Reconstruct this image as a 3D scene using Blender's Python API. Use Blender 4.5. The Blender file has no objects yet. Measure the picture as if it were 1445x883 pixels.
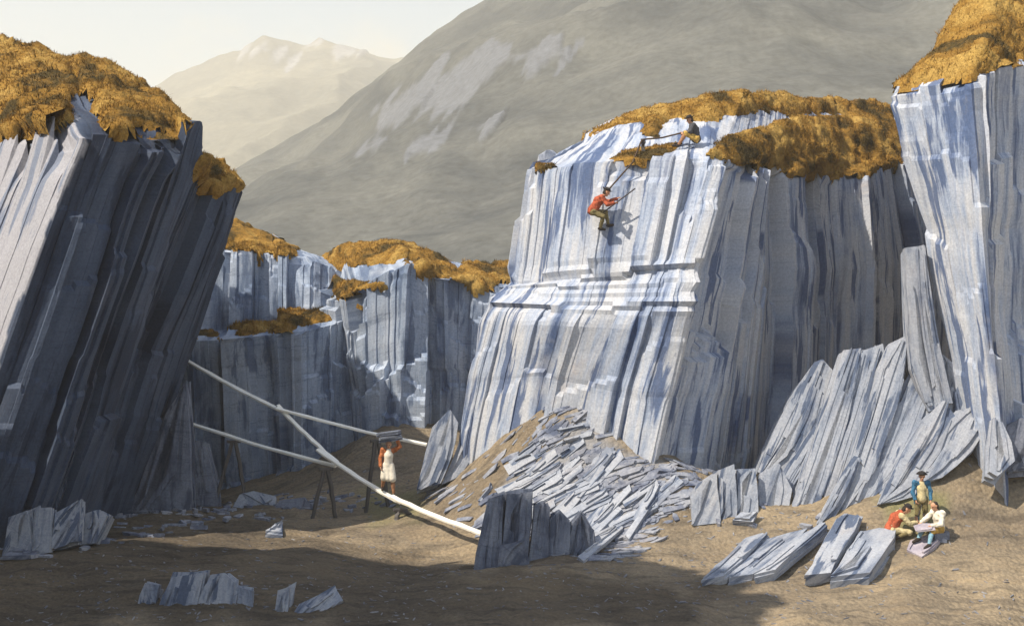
import bpy, bmesh, math, random
import numpy as np
from mathutils import Vector, Matrix
from mathutils.bvhtree import BVHTree

R = math.radians
random.seed(7)
sc = bpy.context.scene
col = sc.collection

# ------------------------------------------------------------------ camera, sky, sun, exposure
F = 1800.0          # focal length in photograph pixels (1445 wide)
cam_d = bpy.data.cameras.new("camera")
cam = bpy.data.objects.new("camera", cam_d)
col.objects.link(cam)
cam.location = (0, 0, 0)
cam.rotation_euler = (R(90), 0, 0)
cam_d.sensor_width = 36.0
cam_d.lens = 36.0 * F / 1445.0
cam_d.clip_start = 0.1
cam_d.clip_end = 12000
sc.camera = cam

SUN_EL = 50.0
SUN_DIR = Vector((-0.85, -0.53, 0)).normalized() * math.cos(R(SUN_EL)) + Vector((0, 0, math.sin(R(SUN_EL))))

w = bpy.data.worlds.new("World")
sc.world = w
w.use_nodes = True
nt = w.node_tree
for n in list(nt.nodes):
    nt.nodes.remove(n)
N = nt.nodes.new
L = nt.links.new
out = N('ShaderNodeOutputWorld')
bg = N('ShaderNodeBackground')
bg.inputs['Strength'].default_value = 0.11
sky = N('ShaderNodeTexSky')
sky.sky_type = 'NISHITA'
sky.sun_disc = False
sky.sun_elevation = R(SUN_EL)
sky.sun_rotation = math.atan2(SUN_DIR.x, SUN_DIR.y)
sky.air_density = 1.3
sky.dust_density = 0.7
tc = N('ShaderNodeTexCoord')
sep = N('ShaderNodeSeparateXYZ')
L(tc.outputs['Generated'], sep.inputs[0])
mp = N('ShaderNodeMapping')
mp.inputs['Scale'].default_value = (2.6, 2.6, 5.0)
mp.inputs['Location'].default_value = (0.62, 0.1, 0.22)
L(tc.outputs['Generated'], mp.inputs[0])
nz = N('ShaderNodeTexNoise')
nz.inputs['Scale'].default_value = 1.6
nz.inputs['Detail'].default_value = 7
nz.inputs['Roughness'].default_value = 0.55
L(mp.outputs[0], nz.inputs['Vector'])
# pale cream cloud bank, thinning with height above the horizon
mr = N('ShaderNodeMapRange')
mr.inputs['From Min'].default_value = 0.12
mr.inputs['From Max'].default_value = 0.30
mr.inputs['To Min'].default_value = 0.20
mr.inputs['To Max'].default_value = -0.42
L(sep.outputs['Z'], mr.inputs['Value'])
ad = N('ShaderNodeMath'); ad.operation = 'ADD'
L(nz.outputs['Fac'], ad.inputs[0]); L(mr.outputs[0], ad.inputs[1])
rp = N('ShaderNodeMapRange')
rp.interpolation_type = 'SMOOTHSTEP'
rp.inputs['From Min'].default_value = 0.44
rp.inputs['From Max'].default_value = 0.66
rp.inputs['To Min'].default_value = 0.03
L(ad.outputs[0], rp.inputs['Value'])
mx = N('ShaderNodeMix'); mx.data_type = 'RGBA'
mx.inputs['B'].default_value = (5.5, 5.1, 4.15, 1)
L(rp.outputs[0], mx.inputs['Factor'])
L(sky.outputs[0], mx.inputs['A'])
L(mx.outputs['Result'], bg.inputs['Color'])
L(bg.outputs[0], out.inputs['Surface'])

sd = bpy.data.lights.new("sun", 'SUN')
sd.energy = 5.0
sd.angle = R(0.5)
sd.color = (1.0, 0.90, 0.74)
sun = bpy.data.objects.new("sun", sd)
col.objects.link(sun)
sun.rotation_euler = SUN_DIR.to_track_quat('Z', 'Y').to_euler()

sc.view_settings.view_transform = 'Standard'
sc.view_settings.look = 'None'
sc.view_settings.gamma = 1
sc.view_settings.use_curve_mapping = False
sc.view_settings.exposure = 0.76
sc.render.engine = 'CYCLES'
sc.cycles.max_bounces = 6
sc.cycles.diffuse_bounces = 3
sc.cycles.volume_bounces = 1
sc.cycles.use_denoising = True

# ------------------------------------------------------------------ helpers
def P(px, py, d):
    """a point of the place: direction through the photograph at (px, py), d metres away"""
    return np.array(((px - 722.5) / F * d, d, (441.5 - py) / F * d))

def proj(v):
    v = np.asarray(v)
    return v[..., 0] / v[..., 1] * F + 722.5, 441.5 - v[..., 2] / v[..., 1] * F

def _hash(ix, iy, iz, seed):
    h = (ix.astype(np.int64) * 374761393 + iy.astype(np.int64) * 668265263 + iz.astype(np.int64) * 2147483647 + seed * 974634777) & 0xffffffff
    h = ((h ^ (h >> 13)) * 1274126177) & 0xffffffff
    h = ((h ^ (h >> 16)) * 2246822519) & 0xffffffff
    h = h ^ (h >> 15)
    return (h & 0xffffff) / float(0xffffff)

def vnoise(p, seed=0):
    p = np.asarray(p, float)
    i = np.floor(p).astype(np.int64)
    f = p - i
    f = f * f * (3 - 2 * f)
    r = 0
    for a in (0, 1):
        for b in (0, 1):
            for c in (0, 1):
                wgt = (f[..., 0] if a else 1 - f[..., 0]) * (f[..., 1] if b else 1 - f[..., 1]) * (f[..., 2] if c else 1 - f[..., 2])
                r = r + wgt * _hash(i[..., 0] + a, i[..., 1] + b, i[..., 2] + c, seed)
    return r * 2 - 1

def fbm(p, octv=4, seed=0, rough=0.5):
    p = np.asarray(p, float)
    a, s, t = 1.0, 0, 0
    for o in range(octv):
        s = s + a * vnoise(p * (2 ** o), seed + o * 17)
        t += a
        a *= rough
    return s / t

def smooth(x, a, b):
    t = np.clip((x - a) / (b - a), 0, 1)
    return t * t * (3 - 2 * t)

def tag(o, label=None, cat=None, group=None, kind=None):
    if label: o['label'] = label
    if cat: o['category'] = cat
    if group: o['group'] = group
    if kind: o['kind'] = kind
    return o

def link_mesh(name, verts, faces, mats, parent=None, uv=None, attr=None, smooth_shade=False, mat_idx=None):
    me = bpy.data.meshes.new(name)
    me.from_pydata([tuple(v) for v in verts], [], [tuple(f) for f in faces])
    for m in (mats if isinstance(mats, (list, tuple)) else [mats]):
        me.materials.append(m)
    if uv is not None:
        lay = me.uv_layers.new(name="UVMap")
        li = np.zeros(len(me.loops), np.int32)
        me.loops.foreach_get('vertex_index', li)
        lay.data.foreach_set('uv', np.asarray(uv, np.float32)[li].ravel())
    if attr:
        for k, v in attr.items():
            a = me.attributes.new(k, 'FLOAT', 'POINT')
            a.data.foreach_set('value', np.asarray(v, np.float32))
    if smooth_shade:
        me.polygons.foreach_set('use_smooth', [True] * len(me.polygons))
    if mat_idx is not None:
        me.polygons.foreach_set('material_index', np.asarray(mat_idx, np.int32))
    me.update()
    o = bpy.data.objects.new(name, me)
    col.objects.link(o)
    if parent: o.parent = parent
    return o

def empty(name, loc=(0, 0, 0), rz=0.0):
    o = bpy.data.objects.new(name, None)
    o.empty_display_size = 0.2
    o.location = loc
    o.rotation_euler = (0, 0, rz)
    col.objects.link(o)
    return o

# ------------------------------------------------------------------ materials
def new_mat(name):
    m = bpy.data.materials.new(name)
    m.use_nodes = True
    t = m.node_tree
    b = t.nodes['Principled BSDF']
    return m, t, b

def node(t, kind, **kw):
    n = t.nodes.new(kind)
    for k, v in kw.items():
        if k in n.inputs: n.inputs[k].default_value = v
        else: setattr(n, k, v)
    return n

def ramp(t, stops):
    r = t.nodes.new('ShaderNodeValToRGB')
    e = r.color_ramp.elements
    while len(e) < len(stops): e.new(0.5)
    for i, (p, c) in enumerate(stops):
        e[i].position = p
        e[i].color = (*c, 1)
    return r

def mixc(t, blend, fac, a, b):
    m = t.nodes.new('ShaderNodeMix')
    m.data_type = 'RGBA'
    m.blend_type = blend
    for sock, v in (('Factor', fac), ('A', a), ('B', b)):
        if hasattr(v, 'default_value') or hasattr(v, 'is_linked'):
            t.links.new(v, m.inputs[sock])
        elif sock == 'Factor':
            m.inputs['Factor'].default_value = v
        else:
            m.inputs[sock].default_value = (*v, 1)
    return m.outputs['Result']

def slate_mat(name, pale, mid, dark, warm=(0.44, 0.41, 0.38), use_uv=True, streak=(3.2, 0.22), lo=0.36, hi=0.62, warm_amt=0.5, stroke=0.75, lit_side=None, joints=0.5):
    m, t, b = new_mat(name)
    tc = node(t, 'ShaderNodeTexCoord')
    src = tc.outputs['UV'] if use_uv else tc.outputs['Object']
    mp = node(t, 'ShaderNodeMapping')
    mp.inputs['Scale'].default_value = (streak[0], streak[1], 1) if use_uv else (1.5, 1.5, 1.5)
    t.links.new(src, mp.inputs[0])
    n1 = node(t, 'ShaderNodeTexNoise', Scale=1.0, Detail=6.0, Roughness=0.62, Distortion=0.25)
    t.links.new(mp.outputs[0], n1.inputs['Vector'])
    r1 = ramp(t, [(lo, dark), ((lo + hi) / 2, mid), (hi, pale)])
    t.links.new(n1.outputs['Fac'], r1.inputs[0])
    mps = node(t, 'ShaderNodeMapping')
    mps.inputs['Scale'].default_value = (streak[0] * 1.5, streak[1] * 1.6, 1) if use_uv else (2.5, 2.5, 2.5)
    mps.inputs['Location'].default_value = (7.3, 2.1, 4.4)
    t.links.new(src, mps.inputs[0])
    ns = node(t, 'ShaderNodeTexNoise', Scale=1.0, Detail=5.0, Roughness=0.55, Distortion=0.3)
    t.links.new(mps.outputs[0], ns.inputs['Vector'])
    rs = ramp(t, [(0.555, (0, 0, 0)), (0.60, (1, 1, 1))])
    t.links.new(ns.outputs['Fac'], rs.inputs[0])
    ms = node(t, 'ShaderNodeMath', operation='MULTIPLY')
    ms.inputs[1].default_value = stroke
    t.links.new(rs.outputs[0], ms.inputs[0])
    n2 = node(t, 'ShaderNodeTexNoise', Scale=0.45, Detail=4.0, Roughness=0.6)
    t.links.new(src, n2.inputs['Vector'])
    r2 = ramp(t, [(0.47, (0, 0, 0)), (0.66, (1, 1, 1))])
    t.links.new(n2.outputs['Fac'], r2.inputs[0])
    mw = node(t, 'ShaderNodeMath', operation='MULTIPLY')
    mw.inputs[1].default_value = warm_amt
    t.links.new(r2.outputs[0], mw.inputs[0])
    c = mixc(t, 'MIX', mw.outputs[0], r1.outputs[0], warm)
    c = mixc(t, 'MIX', ms.outputs[0], c, dark)
    # cross joints and rusty seams
    mj = node(t, 'ShaderNodeMapping')
    mj.inputs['Scale'].default_value = (0.35, 2.6, 1) if use_uv else (3, 3, 3)
    mj.inputs['Rotation'].default_value = (0, 0, R(9))
    t.links.new(src, mj.inputs[0])
    nj = node(t, 'ShaderNodeTexNoise', Scale=1.0, Detail=4.0, Roughness=0.6, Distortion=0.5)
    t.links.new(mj.outputs[0], nj.inputs['Vector'])
    rj = ramp(t, [(0.485, (0, 0, 0)), (0.497, (1, 1, 1)), (0.51, (0, 0, 0))])
    t.links.new(nj.outputs['Fac'], rj.inputs[0])
    mjj = node(t, 'ShaderNodeMath', operation='MULTIPLY')
    mjj.inputs[1].default_value = joints
    t.links.new(rj.outputs[0], mjj.inputs[0])
    c = mixc(t, 'MIX', mjj.outputs[0], c, dark)
    nr = node(t, 'ShaderNodeTexNoise', Scale=0.9, Detail=6.0, Roughness=0.7)
    mr_ = node(t, 'ShaderNodeMapping')
    mr_.inputs['Scale'].default_value = (1.2, 0.5, 1)
    mr_.inputs['Location'].default_value = (31, 17, 5)
    t.links.new(src, mr_.inputs[0]); t.links.new(mr_.outputs[0], nr.inputs['Vector'])
    rr_ = ramp(t, [(0.6, (0, 0, 0)), (0.78, (0.5, 0.5, 0.5))])
    t.links.new(nr.outputs['Fac'], rr_.inputs[0])
    c = mixc(t, 'MIX', rr_.outputs[0], c, mixc(t, 'MULTIPLY', 1.0, c, (1.0, 0.72, 0.52)))
    if lit_side:
        ab = node(t, 'ShaderNodeAttribute', attribute_name='lit_side')
        c = mixc(t, 'MIX', ab.outputs['Fac'], c, mixc(t, 'MIX', ms.outputs[0], lit_side, (0.13, 0.17, 0.26)))
    n3 = node(t, 'ShaderNodeTexNoise', Scale=14.0, Detail=5.0, Roughness=0.7)
    t.links.new(tc.outputs['Object'], n3.inputs['Vector'])
    r3 = ramp(t, [(0.3, (0.72, 0.72, 0.74)), (0.7, (1.12, 1.12, 1.1))])
    t.links.new(n3.outputs['Fac'], r3.inputs[0])
    c = mixc(t, 'MULTIPLY', 1.0, c, r3.outputs[0])
    t.links.new(c, b.inputs['Base Color'])
    b.inputs['Roughness'].default_value = 0.72
    b.inputs['Specular IOR Level'].default_value = 0.3
    # splintery cleavage bump
    mp2 = node(t, 'ShaderNodeMapping')
    mp2.inputs['Scale'].default_value = (11, 1.5, 1) if use_uv else (6, 6, 6)
    t.links.new(src, mp2.inputs[0])
    n4 = node(t, 'ShaderNodeTexNoise', Scale=1.0, Detail=5.0, Roughness=0.65)
    t.links.new(mp2.outputs[0], n4.inputs['Vector'])
    bp = node(t, 'ShaderNodeBump', Strength=0.32, Distance=0.08)
    t.links.new(n4.outputs['Fac'], bp.inputs['Height'])
    t.links.new(bp.outputs[0], b.inputs['Normal'])
    return m

M_SLATE = slate_mat('slate_rock', (0.50, 0.515, 0.56), (0.34, 0.395, 0.51), (0.07, 0.11, 0.22), warm=(0.53, 0.525, 0.525), streak=(1.9, 0.17), lo=0.36, hi=0.57, stroke=0.9, joints=0.22)
M_SLATE_DARK = slate_mat('slate_rock_dark', (0.080, 0.106, 0.168), (0.046, 0.068, 0.118), (0.016, 0.026, 0.056), warm=(0.092, 0.106, 0.15), streak=(1.1, 0.16), lo=0.34, hi=0.66, warm_amt=0.4, lit_side=(0.35, 0.35, 0.39), joints=0.3)  # shade painted into the dark tones, sunlight into the paler side colour
M_SLATE_BACK = slate_mat('slate_rock_blue', (0.42, 0.48, 0.59), (0.29, 0.355, 0.475), (0.08, 0.12, 0.21), warm=(0.46, 0.48, 0.51), streak=(1.2, 0.2), warm_amt=0.4)
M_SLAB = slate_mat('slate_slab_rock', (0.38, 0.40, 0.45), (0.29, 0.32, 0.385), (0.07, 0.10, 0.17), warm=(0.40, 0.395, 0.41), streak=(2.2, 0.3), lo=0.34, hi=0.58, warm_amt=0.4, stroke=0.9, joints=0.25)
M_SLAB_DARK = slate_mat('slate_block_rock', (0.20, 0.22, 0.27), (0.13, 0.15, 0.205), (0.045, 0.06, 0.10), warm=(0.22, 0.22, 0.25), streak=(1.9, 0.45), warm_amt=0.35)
M_CHIP = slate_mat('slate_chip', (0.32, 0.335, 0.38), (0.22, 0.24, 0.30), (0.07, 0.09, 0.15), use_uv=False, warm_amt=0.3, stroke=0.5)
M_CHIP_DARK = slate_mat('dull_slate_chip', (0.26, 0.26, 0.28), (0.19, 0.19, 0.21), (0.10, 0.11, 0.14), use_uv=False, warm_amt=0.3, stroke=0.5)
M_SLAB_LILAC = slate_mat('lilac_slate', (0.46, 0.41, 0.45), (0.40, 0.36, 0.41), (0.30, 0.27, 0.33), use_uv=False, warm_amt=0.2, stroke=0.2)

def turf_mat(name, gold, amber, brown):
    m, t, b = new_mat(name)
    tc = node(t, 'ShaderNodeTexCoord')
    n1 = node(t, 'ShaderNodeTexNoise', Scale=0.42, Detail=6.0, Roughness=0.6, Distortion=0.8)
    t.links.new(tc.outputs['Object'], n1.inputs['Vector'])
    r1 = ramp(t, [(0.39, brown), (0.49, amber), (0.62, gold)])
    t.links.new(n1.outputs['Fac'], r1.inputs[0])
    n2 = node(t, 'ShaderNodeTexNoise', Scale=9.0, Detail=5.0, Roughness=0.7)
    t.links.new(tc.outputs['Object'], n2.inputs['Vector'])
    r2 = ramp(t, [(0.3, (0.55, 0.55, 0.55)), (0.7, (1.2, 1.2, 1.2))])
    t.links.new(n2.outputs['Fac'], r2.inputs[0])
    c = mixc(t, 'MULTIPLY', 1.0, r1.outputs[0], r2.outputs[0])
    t.links.new(c, b.inputs['Base Color'])
    b.inputs['Roughness'].default_value = 0.95
    b.inputs['Specular IOR Level'].default_value = 0.1
    bp = node(t, 'ShaderNodeBump', Strength=0.8, Distance=0.15)
    t.links.new(n2.outputs['Fac'], bp.inputs['Height'])
    t.links.new(bp.outputs[0], b.inputs['Normal'])
    return m

M_TURF = turf_mat('heath_turf', (0.48, 0.305, 0.085), (0.33, 0.18, 0.036), (0.085, 0.06, 0.022))

def ground_mat():
    m, t, b = new_mat('quarry_floor')
    tc = node(t, 'ShaderNodeTexCoord')
    n1 = node(t, 'ShaderNodeTexNoise', Scale=0.22, Detail=7.0, Roughness=0.62)
    t.links.new(tc.outputs['Object'], n1.inputs['Vector'])
    r1 = ramp(t, [(0.33, (0.17, 0.135, 0.098)), (0.5, (0.25, 0.202, 0.142)), (0.66, (0.345, 0.272, 0.18))])
    t.links.new(n1.outputs['Fac'], r1.inputs[0])
    mp = node(t, 'ShaderNodeMapping')
    mp.inputs['Rotation'].default_value = (0, 0, R(28))
    mp.inputs['Scale'].default_value = (0.9, 4.5, 1)
    t.links.new(tc.outputs['Object'], mp.inputs[0])
    n3 = node(t, 'ShaderNodeTexNoise', Scale=0.8, Detail=5.0, Roughness=0.6)
    t.links.new(mp.outputs[0], n3.inputs['Vector'])
    r3 = ramp(t, [(0.36, (0.55, 0.56, 0.60)), (0.5, (1, 1, 1)), (0.7, (1.15, 1.1, 1.02))])
    t.links.new(n3.outputs['Fac'], r3.inputs[0])
    c = mixc(t, 'MULTIPLY', 0.8, r1.outputs[0], r3.outputs[0])
    n2 = node(t, 'ShaderNodeTexNoise', Scale=11.0, Detail=6.0, Roughness=0.72)
    t.links.new(tc.outputs['Object'], n2.inputs['Vector'])
    r2 = ramp(t, [(0.3, (0.62, 0.62, 0.64)), (0.7, (1.2, 1.2, 1.2))])
    t.links.new(n2.outputs['Fac'], r2.inputs[0])
    c = mixc(t, 'MULTIPLY', 1.0, c, r2.outputs[0])
    vo = node(t, 'ShaderNodeTexVoronoi', Scale=7.0)
    vo.inputs['Randomness'].default_value = 1.0
    t.links.new(tc.outputs['Object'], vo.inputs['Vector'])
    rv = ramp(t, [(0.0, (1.25, 1.25, 1.28)), (0.22, (1, 1, 1)), (0.6, (0.86, 0.86, 0.86))])
    t.links.new(vo.outputs['Distance'], rv.inputs[0])
    c = mixc(t, 'MULTIPLY', 0.35, c, rv.outputs[0])
    am = node(t, 'ShaderNodeAttribute', attribute_name='floor_shade')
    c = mixc(t, 'MIX', am.outputs['Fac'], c, mixc(t, 'MULTIPLY', 1.0, c, (0.45, 0.45, 0.47)))  # painted shade: soil colour multiplied down
    at = node(t, 'ShaderNodeAttribute', attribute_name='moss')
    c = mixc(t, 'MIX', at.outputs['Fac'], c, (0.20, 0.19, 0.085))
    at = node(t, 'ShaderNodeAttribute', attribute_name='slaty')
    c = mixc(t, 'MIX', at.outputs['Fac'], c, (0.29, 0.29, 0.305))
    t.links.new(c, b.inputs['Base Color'])
    b.inputs['Roughness'].default_value = 0.95
    b.inputs['Specular IOR Level'].default_value = 0.15
    bp = node(t, 'ShaderNodeBump', Strength=0.55, Distance=0.12)
    hm_ = node(t, 'ShaderNodeMath', operation='SUBTRACT')
    t.links.new(n2.outputs['Fac'], hm_.inputs[0]); t.links.new(vo.outputs['Distance'], hm_.inputs[1])
    t.links.new(hm_.outputs[0], bp.inputs['Height'])
    t.links.new(bp.outputs[0], b.inputs['Normal'])
    return m
M_GROUND = ground_mat()

def mountain_mat(name, low, high, rock, scale):
    m, t, b = new_mat(name)
    tc = node(t, 'ShaderNodeTexCoord')
    mp = node(t, 'ShaderNodeMapping')
    mp.inputs['Scale'].default_value = (scale, scale, scale * 1.8)
    t.links.new(tc.outputs['Object'], mp.inputs[0])
    n1 = node(t, 'ShaderNodeTexNoise', Scale=1.0, Detail=9.0, Roughness=0.62, Distortion=0.4)
    t.links.new(mp.outputs[0], n1.inputs['Vector'])
    r1 = ramp(t, [(0.38, low), (0.62, high)])
    t.links.new(n1.outputs['Fac'], r1.inputs[0])
    at = node(t, 'ShaderNodeAttribute', attribute_name='crag')
    c = mixc(t, 'MIX', at.outputs['Fac'], r1.outputs[0], rock)
    n2 = node(t, 'ShaderNodeTexNoise', Scale=scale * 30, Detail=6.0, Roughness=0.7)
    t.links.new(tc.outputs['Object'], n2.inputs['Vector'])
    r2 = ramp(t, [(0.3, (0.7, 0.7, 0.7)), (0.7, (1.2, 1.2, 1.2))])
    t.links.new(n2.outputs['Fac'], r2.inputs[0])
    c = mixc(t, 'MULTIPLY', 1.0, c, r2.outputs[0])
    t.links.new(c, b.inputs['Base Color'])
    b.inputs['Roughness'].default_value = 1.0
    b.inputs['Specular IOR Level'].default_value = 0.05
    return m

def plain(name, colr, rough=0.8, var=0.25, scale=18.0, spec=0.2):
    m, t, b = new_mat(name)
    tc = node(t, 'ShaderNodeTexCoord')
    n = node(t, 'ShaderNodeTexNoise', Scale=scale, Detail=4.0, Roughness=0.6)
    t.links.new(tc.outputs['Object'], n.inputs['Vector'])
    r = ramp(t, [(0.3, tuple(c * (1 - var) for c in colr)), (0.7, tuple(min(1, c * (1 + var)) for c in colr))])
    t.links.new(n.outputs['Fac'], r.inputs[0])
    t.links.new(r.outputs[0], b.inputs['Base Color'])
    b.inputs['Roughness'].default_value = rough
    b.inputs['Specular IOR Level'].default_value = spec
    return m

def wood_mat(name, c1, c2):
    m, t, b = new_mat(name)
    tc = node(t, 'ShaderNodeTexCoord')
    mp = node(t, 'ShaderNodeMapping')
    mp.inputs['Scale'].default_value = (0.8, 14, 14)
    t.links.new(tc.outputs['Object'], mp.inputs[0])
    n = node(t, 'ShaderNodeTexNoise', Scale=1.5, Detail=6.0, Roughness=0.6)
    t.links.new(mp.outputs[0], n.inputs['Vector'])
    r = ramp(t, [(0.35, c1), (0.65, c2)])
    t.links.new(n.outputs['Fac'], r.inputs[0])
    t.links.new(r.outputs[0], b.inputs['Base Color'])
    b.inputs['Roughness'].default_value = 0.7
    return m

M_PLANK = wood_mat('bleached_plank', (0.72, 0.68, 0.58), (0.90, 0.88, 0.82))
M_TRESTLE = wood_mat('dark_timber', (0.05, 0.045, 0.045), (0.10, 0.09, 0.085))
M_ROPE = plain('hemp_rope', (0.07, 0.045, 0.03))
M_IRON = plain('dark_iron', (0.045, 0.04, 0.045), rough=0.5)
M_SKIN = plain('skin', (0.50, 0.27, 0.17), rough=0.6, var=0.08)
M_EYE = plain('dark_eye', (0.02, 0.015, 0.012), rough=0.3, var=0.1)
M_LIP = plain('lip', (0.38, 0.14, 0.10), rough=0.6, var=0.1)
M_HAIR = plain('dark_hair', (0.03, 0.022, 0.018), rough=0.7)
M_HAT = plain('black_felt', (0.025, 0.022, 0.024), rough=0.9)
M_RED = plain('red_cloth', (0.36, 0.085, 0.042), rough=0.95, var=0.5, scale=9)
M_ORANGE = plain('rust_orange_cloth', (0.42, 0.14, 0.055), rough=0.95, var=0.5, scale=9)
M_BLUE = plain('blue_cloth', (0.035, 0.12, 0.21), rough=0.95, var=0.5, scale=9)
M_STOCK = plain('pale_blue_wool', (0.20, 0.34, 0.42), rough=0.95)
M_WHITE = plain('white_linen', (0.62, 0.57, 0.48), rough=0.95, var=0.22, scale=8)
M_CREAM = plain('cream_cloth', (0.50, 0.42, 0.24), rough=0.95, var=0.35, scale=9)
M_YELLOW = plain('yellow_cloth', (0.46, 0.29, 0.075), rough=0.95, var=0.4, scale=9)
M_OLIVE = plain('olive_cloth', (0.16, 0.13, 0.06), rough=0.9)
M_COATDARK = plain('charcoal_cloth', (0.07, 0.07, 0.08), rough=0.9)
M_LEATHER = plain('black_leather', (0.03, 0.022, 0.018), rough=0.5)
M_BROWN = plain('brown_wool', (0.30, 0.15, 0.08), rough=0.95)

# ------------------------------------------------------------------ ground
GC = [  # (px, py, depth) of points on the quarry floor
    (-300, 883, 30), (0, 883, 30), (250, 883, 30), (400, 883, 30), (720, 883, 30), (1000, 883, 30.5), (1300, 883, 31), (1445, 880, 31.5), (1700, 860, 32.5),
    (-150, 800, 33.5), (0, 790, 34), (150, 795, 34), (300, 802, 34), (500, 808, 34), (680, 803, 35), (840, 780, 35.5), (1000, 822, 33.5), (1150, 812, 34), (1270, 805, 34), (1445, 780, 34.8),
    (100, 750, 38), (300, 748, 39), (480, 744, 40), (600, 755, 39.3), (700, 748, 38.6), (800, 735, 38), (870, 760, 37), (980, 744, 37), (1100, 745, 36.8), (1200, 735, 36.6), (1290, 752, 36), (1400, 710, 37),
    (270, 718, 44), (400, 712, 45), (520, 712, 44), (600, 692, 43), (650, 672, 42.2), (700, 622, 41.9), (750, 575, 41.4), (795, 542, 40.9), (835, 580, 40.0), (880, 655, 39), (960, 662, 38.6), (1030, 690, 38.4), (1085, 674, 40), (972, 674, 41.5), (1015, 680, 43.2), (1085, 684, 45), (1200, 674, 49.5), (1310, 655, 54), (1170, 700, 38), (1230, 690, 37.6), (1300, 668, 37.5), (1360, 640, 38), (1445, 615, 38.5), (1600, 560, 40),
    (300, 708, 54), (400, 695, 52), (460, 665, 52.5), (530, 600, 53), (580, 640, 50.5), (640, 660, 48), (700, 640, 52),
]
gp = np.array([P(*g) for g in GC])
extra = np.array([(-30, 15, -8.5), (-10, 15, -9.2), (0, 16, -9.2), (12, 16, -9.2), (30, 15, -8.5), (-25, 66, -8.5), (0, 68, -8.5), (25, 60, -7), (-30, 40, -7.5), (36, 40, -2.5)])
gp = np.vstack([gp, extra])
def _tps(r2):
    return 0.5 * r2 * np.log(r2 + 1e-9)
n_ = len(gp)
K = _tps(((gp[:, None, :2] - gp[None, :, :2]) ** 2).sum(-1)) + np.eye(n_) * 0.6
Q = np.hstack([np.ones((n_, 1)), gp[:, :2]])
A_ = np.vstack([np.hstack([K, Q]), np.hstack([Q.T, np.zeros((3, 3))])])
sol = np.linalg.solve(A_, np.concatenate([gp[:, 2], np.zeros(3)]))
def ground_base(x, y):
    p = np.stack([x, y], -1)
    o = sol[n_] + sol[n_ + 1] * x + sol[n_ + 2] * y
    for i in range(n_):
        o = o + sol[i] * _tps(((p - gp[i, :2]) ** 2).sum(-1))
    rr = np.maximum(np.abs(x) - 26, np.maximum(y - 58, 13 - y))
    k = smooth(rr, 0, 12)
    return o * (1 - k) + (-9.5) * k
def ground_z(x, y):
    z = ground_base(x, y)
    p3 = np.stack([x, y, 0 * x], -1)
    z = z + 0.30 * fbm(p3 * 0.35, 4, 5) + 0.09 * fbm(p3 * 1.6, 3, 9) + 0.03 * fbm(p3 * 6, 2, 13)
    return z

xs = np.concatenate([-np.geomspace(2600, 27, 26), np.arange(-26, 26.01, 0.17), np.geomspace(27, 2600, 26)])
ys = np.concatenate([[-60, -20, 0, 5, 9, 12], np.arange(14, 62, 0.17), np.geomspace(63, 3200, 34)])
gx, gy = np.meshgrid(xs, ys)
gz = ground_z(gx, gy)
gverts = np.stack([gx, gy, gz], -1).reshape(-1, 3)
def grid_faces(nr, nc, flip=False):
    i = np.arange(nr * nc).reshape(nr, nc)
    q = np.stack([i[:-1, :-1], i[:-1, 1:], i[1:, 1:], i[1:, :-1]], -1).reshape(-1, 4)
    return q[:, ::-1] if flip else q
def poly_sd(px, py, poly):
    """signed distance in pixels, positive inside"""
    px = np.asarray(px, float); py = np.asarray(py, float)
    d = np.full(px.shape, 1e9)
    ins = np.zeros(px.shape, bool)
    m = len(poly)
    for i in range(m):
        ax, ay = poly[i]; bx, by = poly[(i + 1) % m]
        ex, ey = bx - ax, by - ay
        tt = np.clip(((px - ax) * ex + (py - ay) * ey) / (ex * ex + ey * ey + 1e-9), 0, 1)
        d = np.minimum(d, np.hypot(px - ax - tt * ex, py - ay - tt * ey))
        c = (ay > py) != (by > py)
        with np.errstate(divide='ignore', invalid='ignore'):
            xi = (bx - ax) * (py - ay) / (by - ay + 1e-12) + ax
        ins ^= c & (px < xi)
    return np.where(ins, d, -d)
yy = np.maximum(gverts[:, 1], 1)
gpx = gverts[:, 0] / yy * F + 722.5
gpy = 441.5 - gverts[:, 2] / yy * F
near = (gverts[:, 1] > 25) & (gverts[:, 1] < 60)
nz_ = fbm(gverts * 0.9, 4, 31)
moss = smooth(poly_sd(gpx, gpy, [(1225, 700), (1290, 675), (1350, 690), (1350, 720), (1320, 775), (1255, 770)]) / 14 + nz_ * 1.2, 0, 1.6) * near * 0.75
moss = np.maximum(moss, smooth(poly_sd(gpx, gpy, [(490, 690), (540, 670), (610, 690), (600, 740), (520, 745)]) / 14 + nz_ * 1.4, 0, 1.6) * near * 0.55)
floor_shade = smooth(poly_sd(gpx, gpy, [(-400, 720), (200, 700), (420, 720), (470, 745), (560, 775), (690, 800), (840, 795), (1000, 825), (1010, 900), (-400, 900)]) / 20 + nz_ * 2.0, -0.2, 1.4) * near * 0.9  # foreground shade painted into the floor colour, with a ragged edge
slaty = smooth(poly_sd(gpx, gpy, [(680, 720), (760, 640), (830, 545), (880, 640), (960, 665), (960, 720), (870, 775), (760, 760), (690, 740)]) / 22 + nz_ * 1.3, -0.3, 1.2) * near * 0.85
ground = link_mesh('ground', gverts, grid_faces(len(ys), len(xs)), M_GROUND, attr={'moss': moss, 'slaty': slaty, 'floor_shade': floor_shade}, smooth_shade=True)
tag(ground, 'bare brown quarry floor rising in a sandy slope to the right', 'ground', kind='structure')

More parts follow.
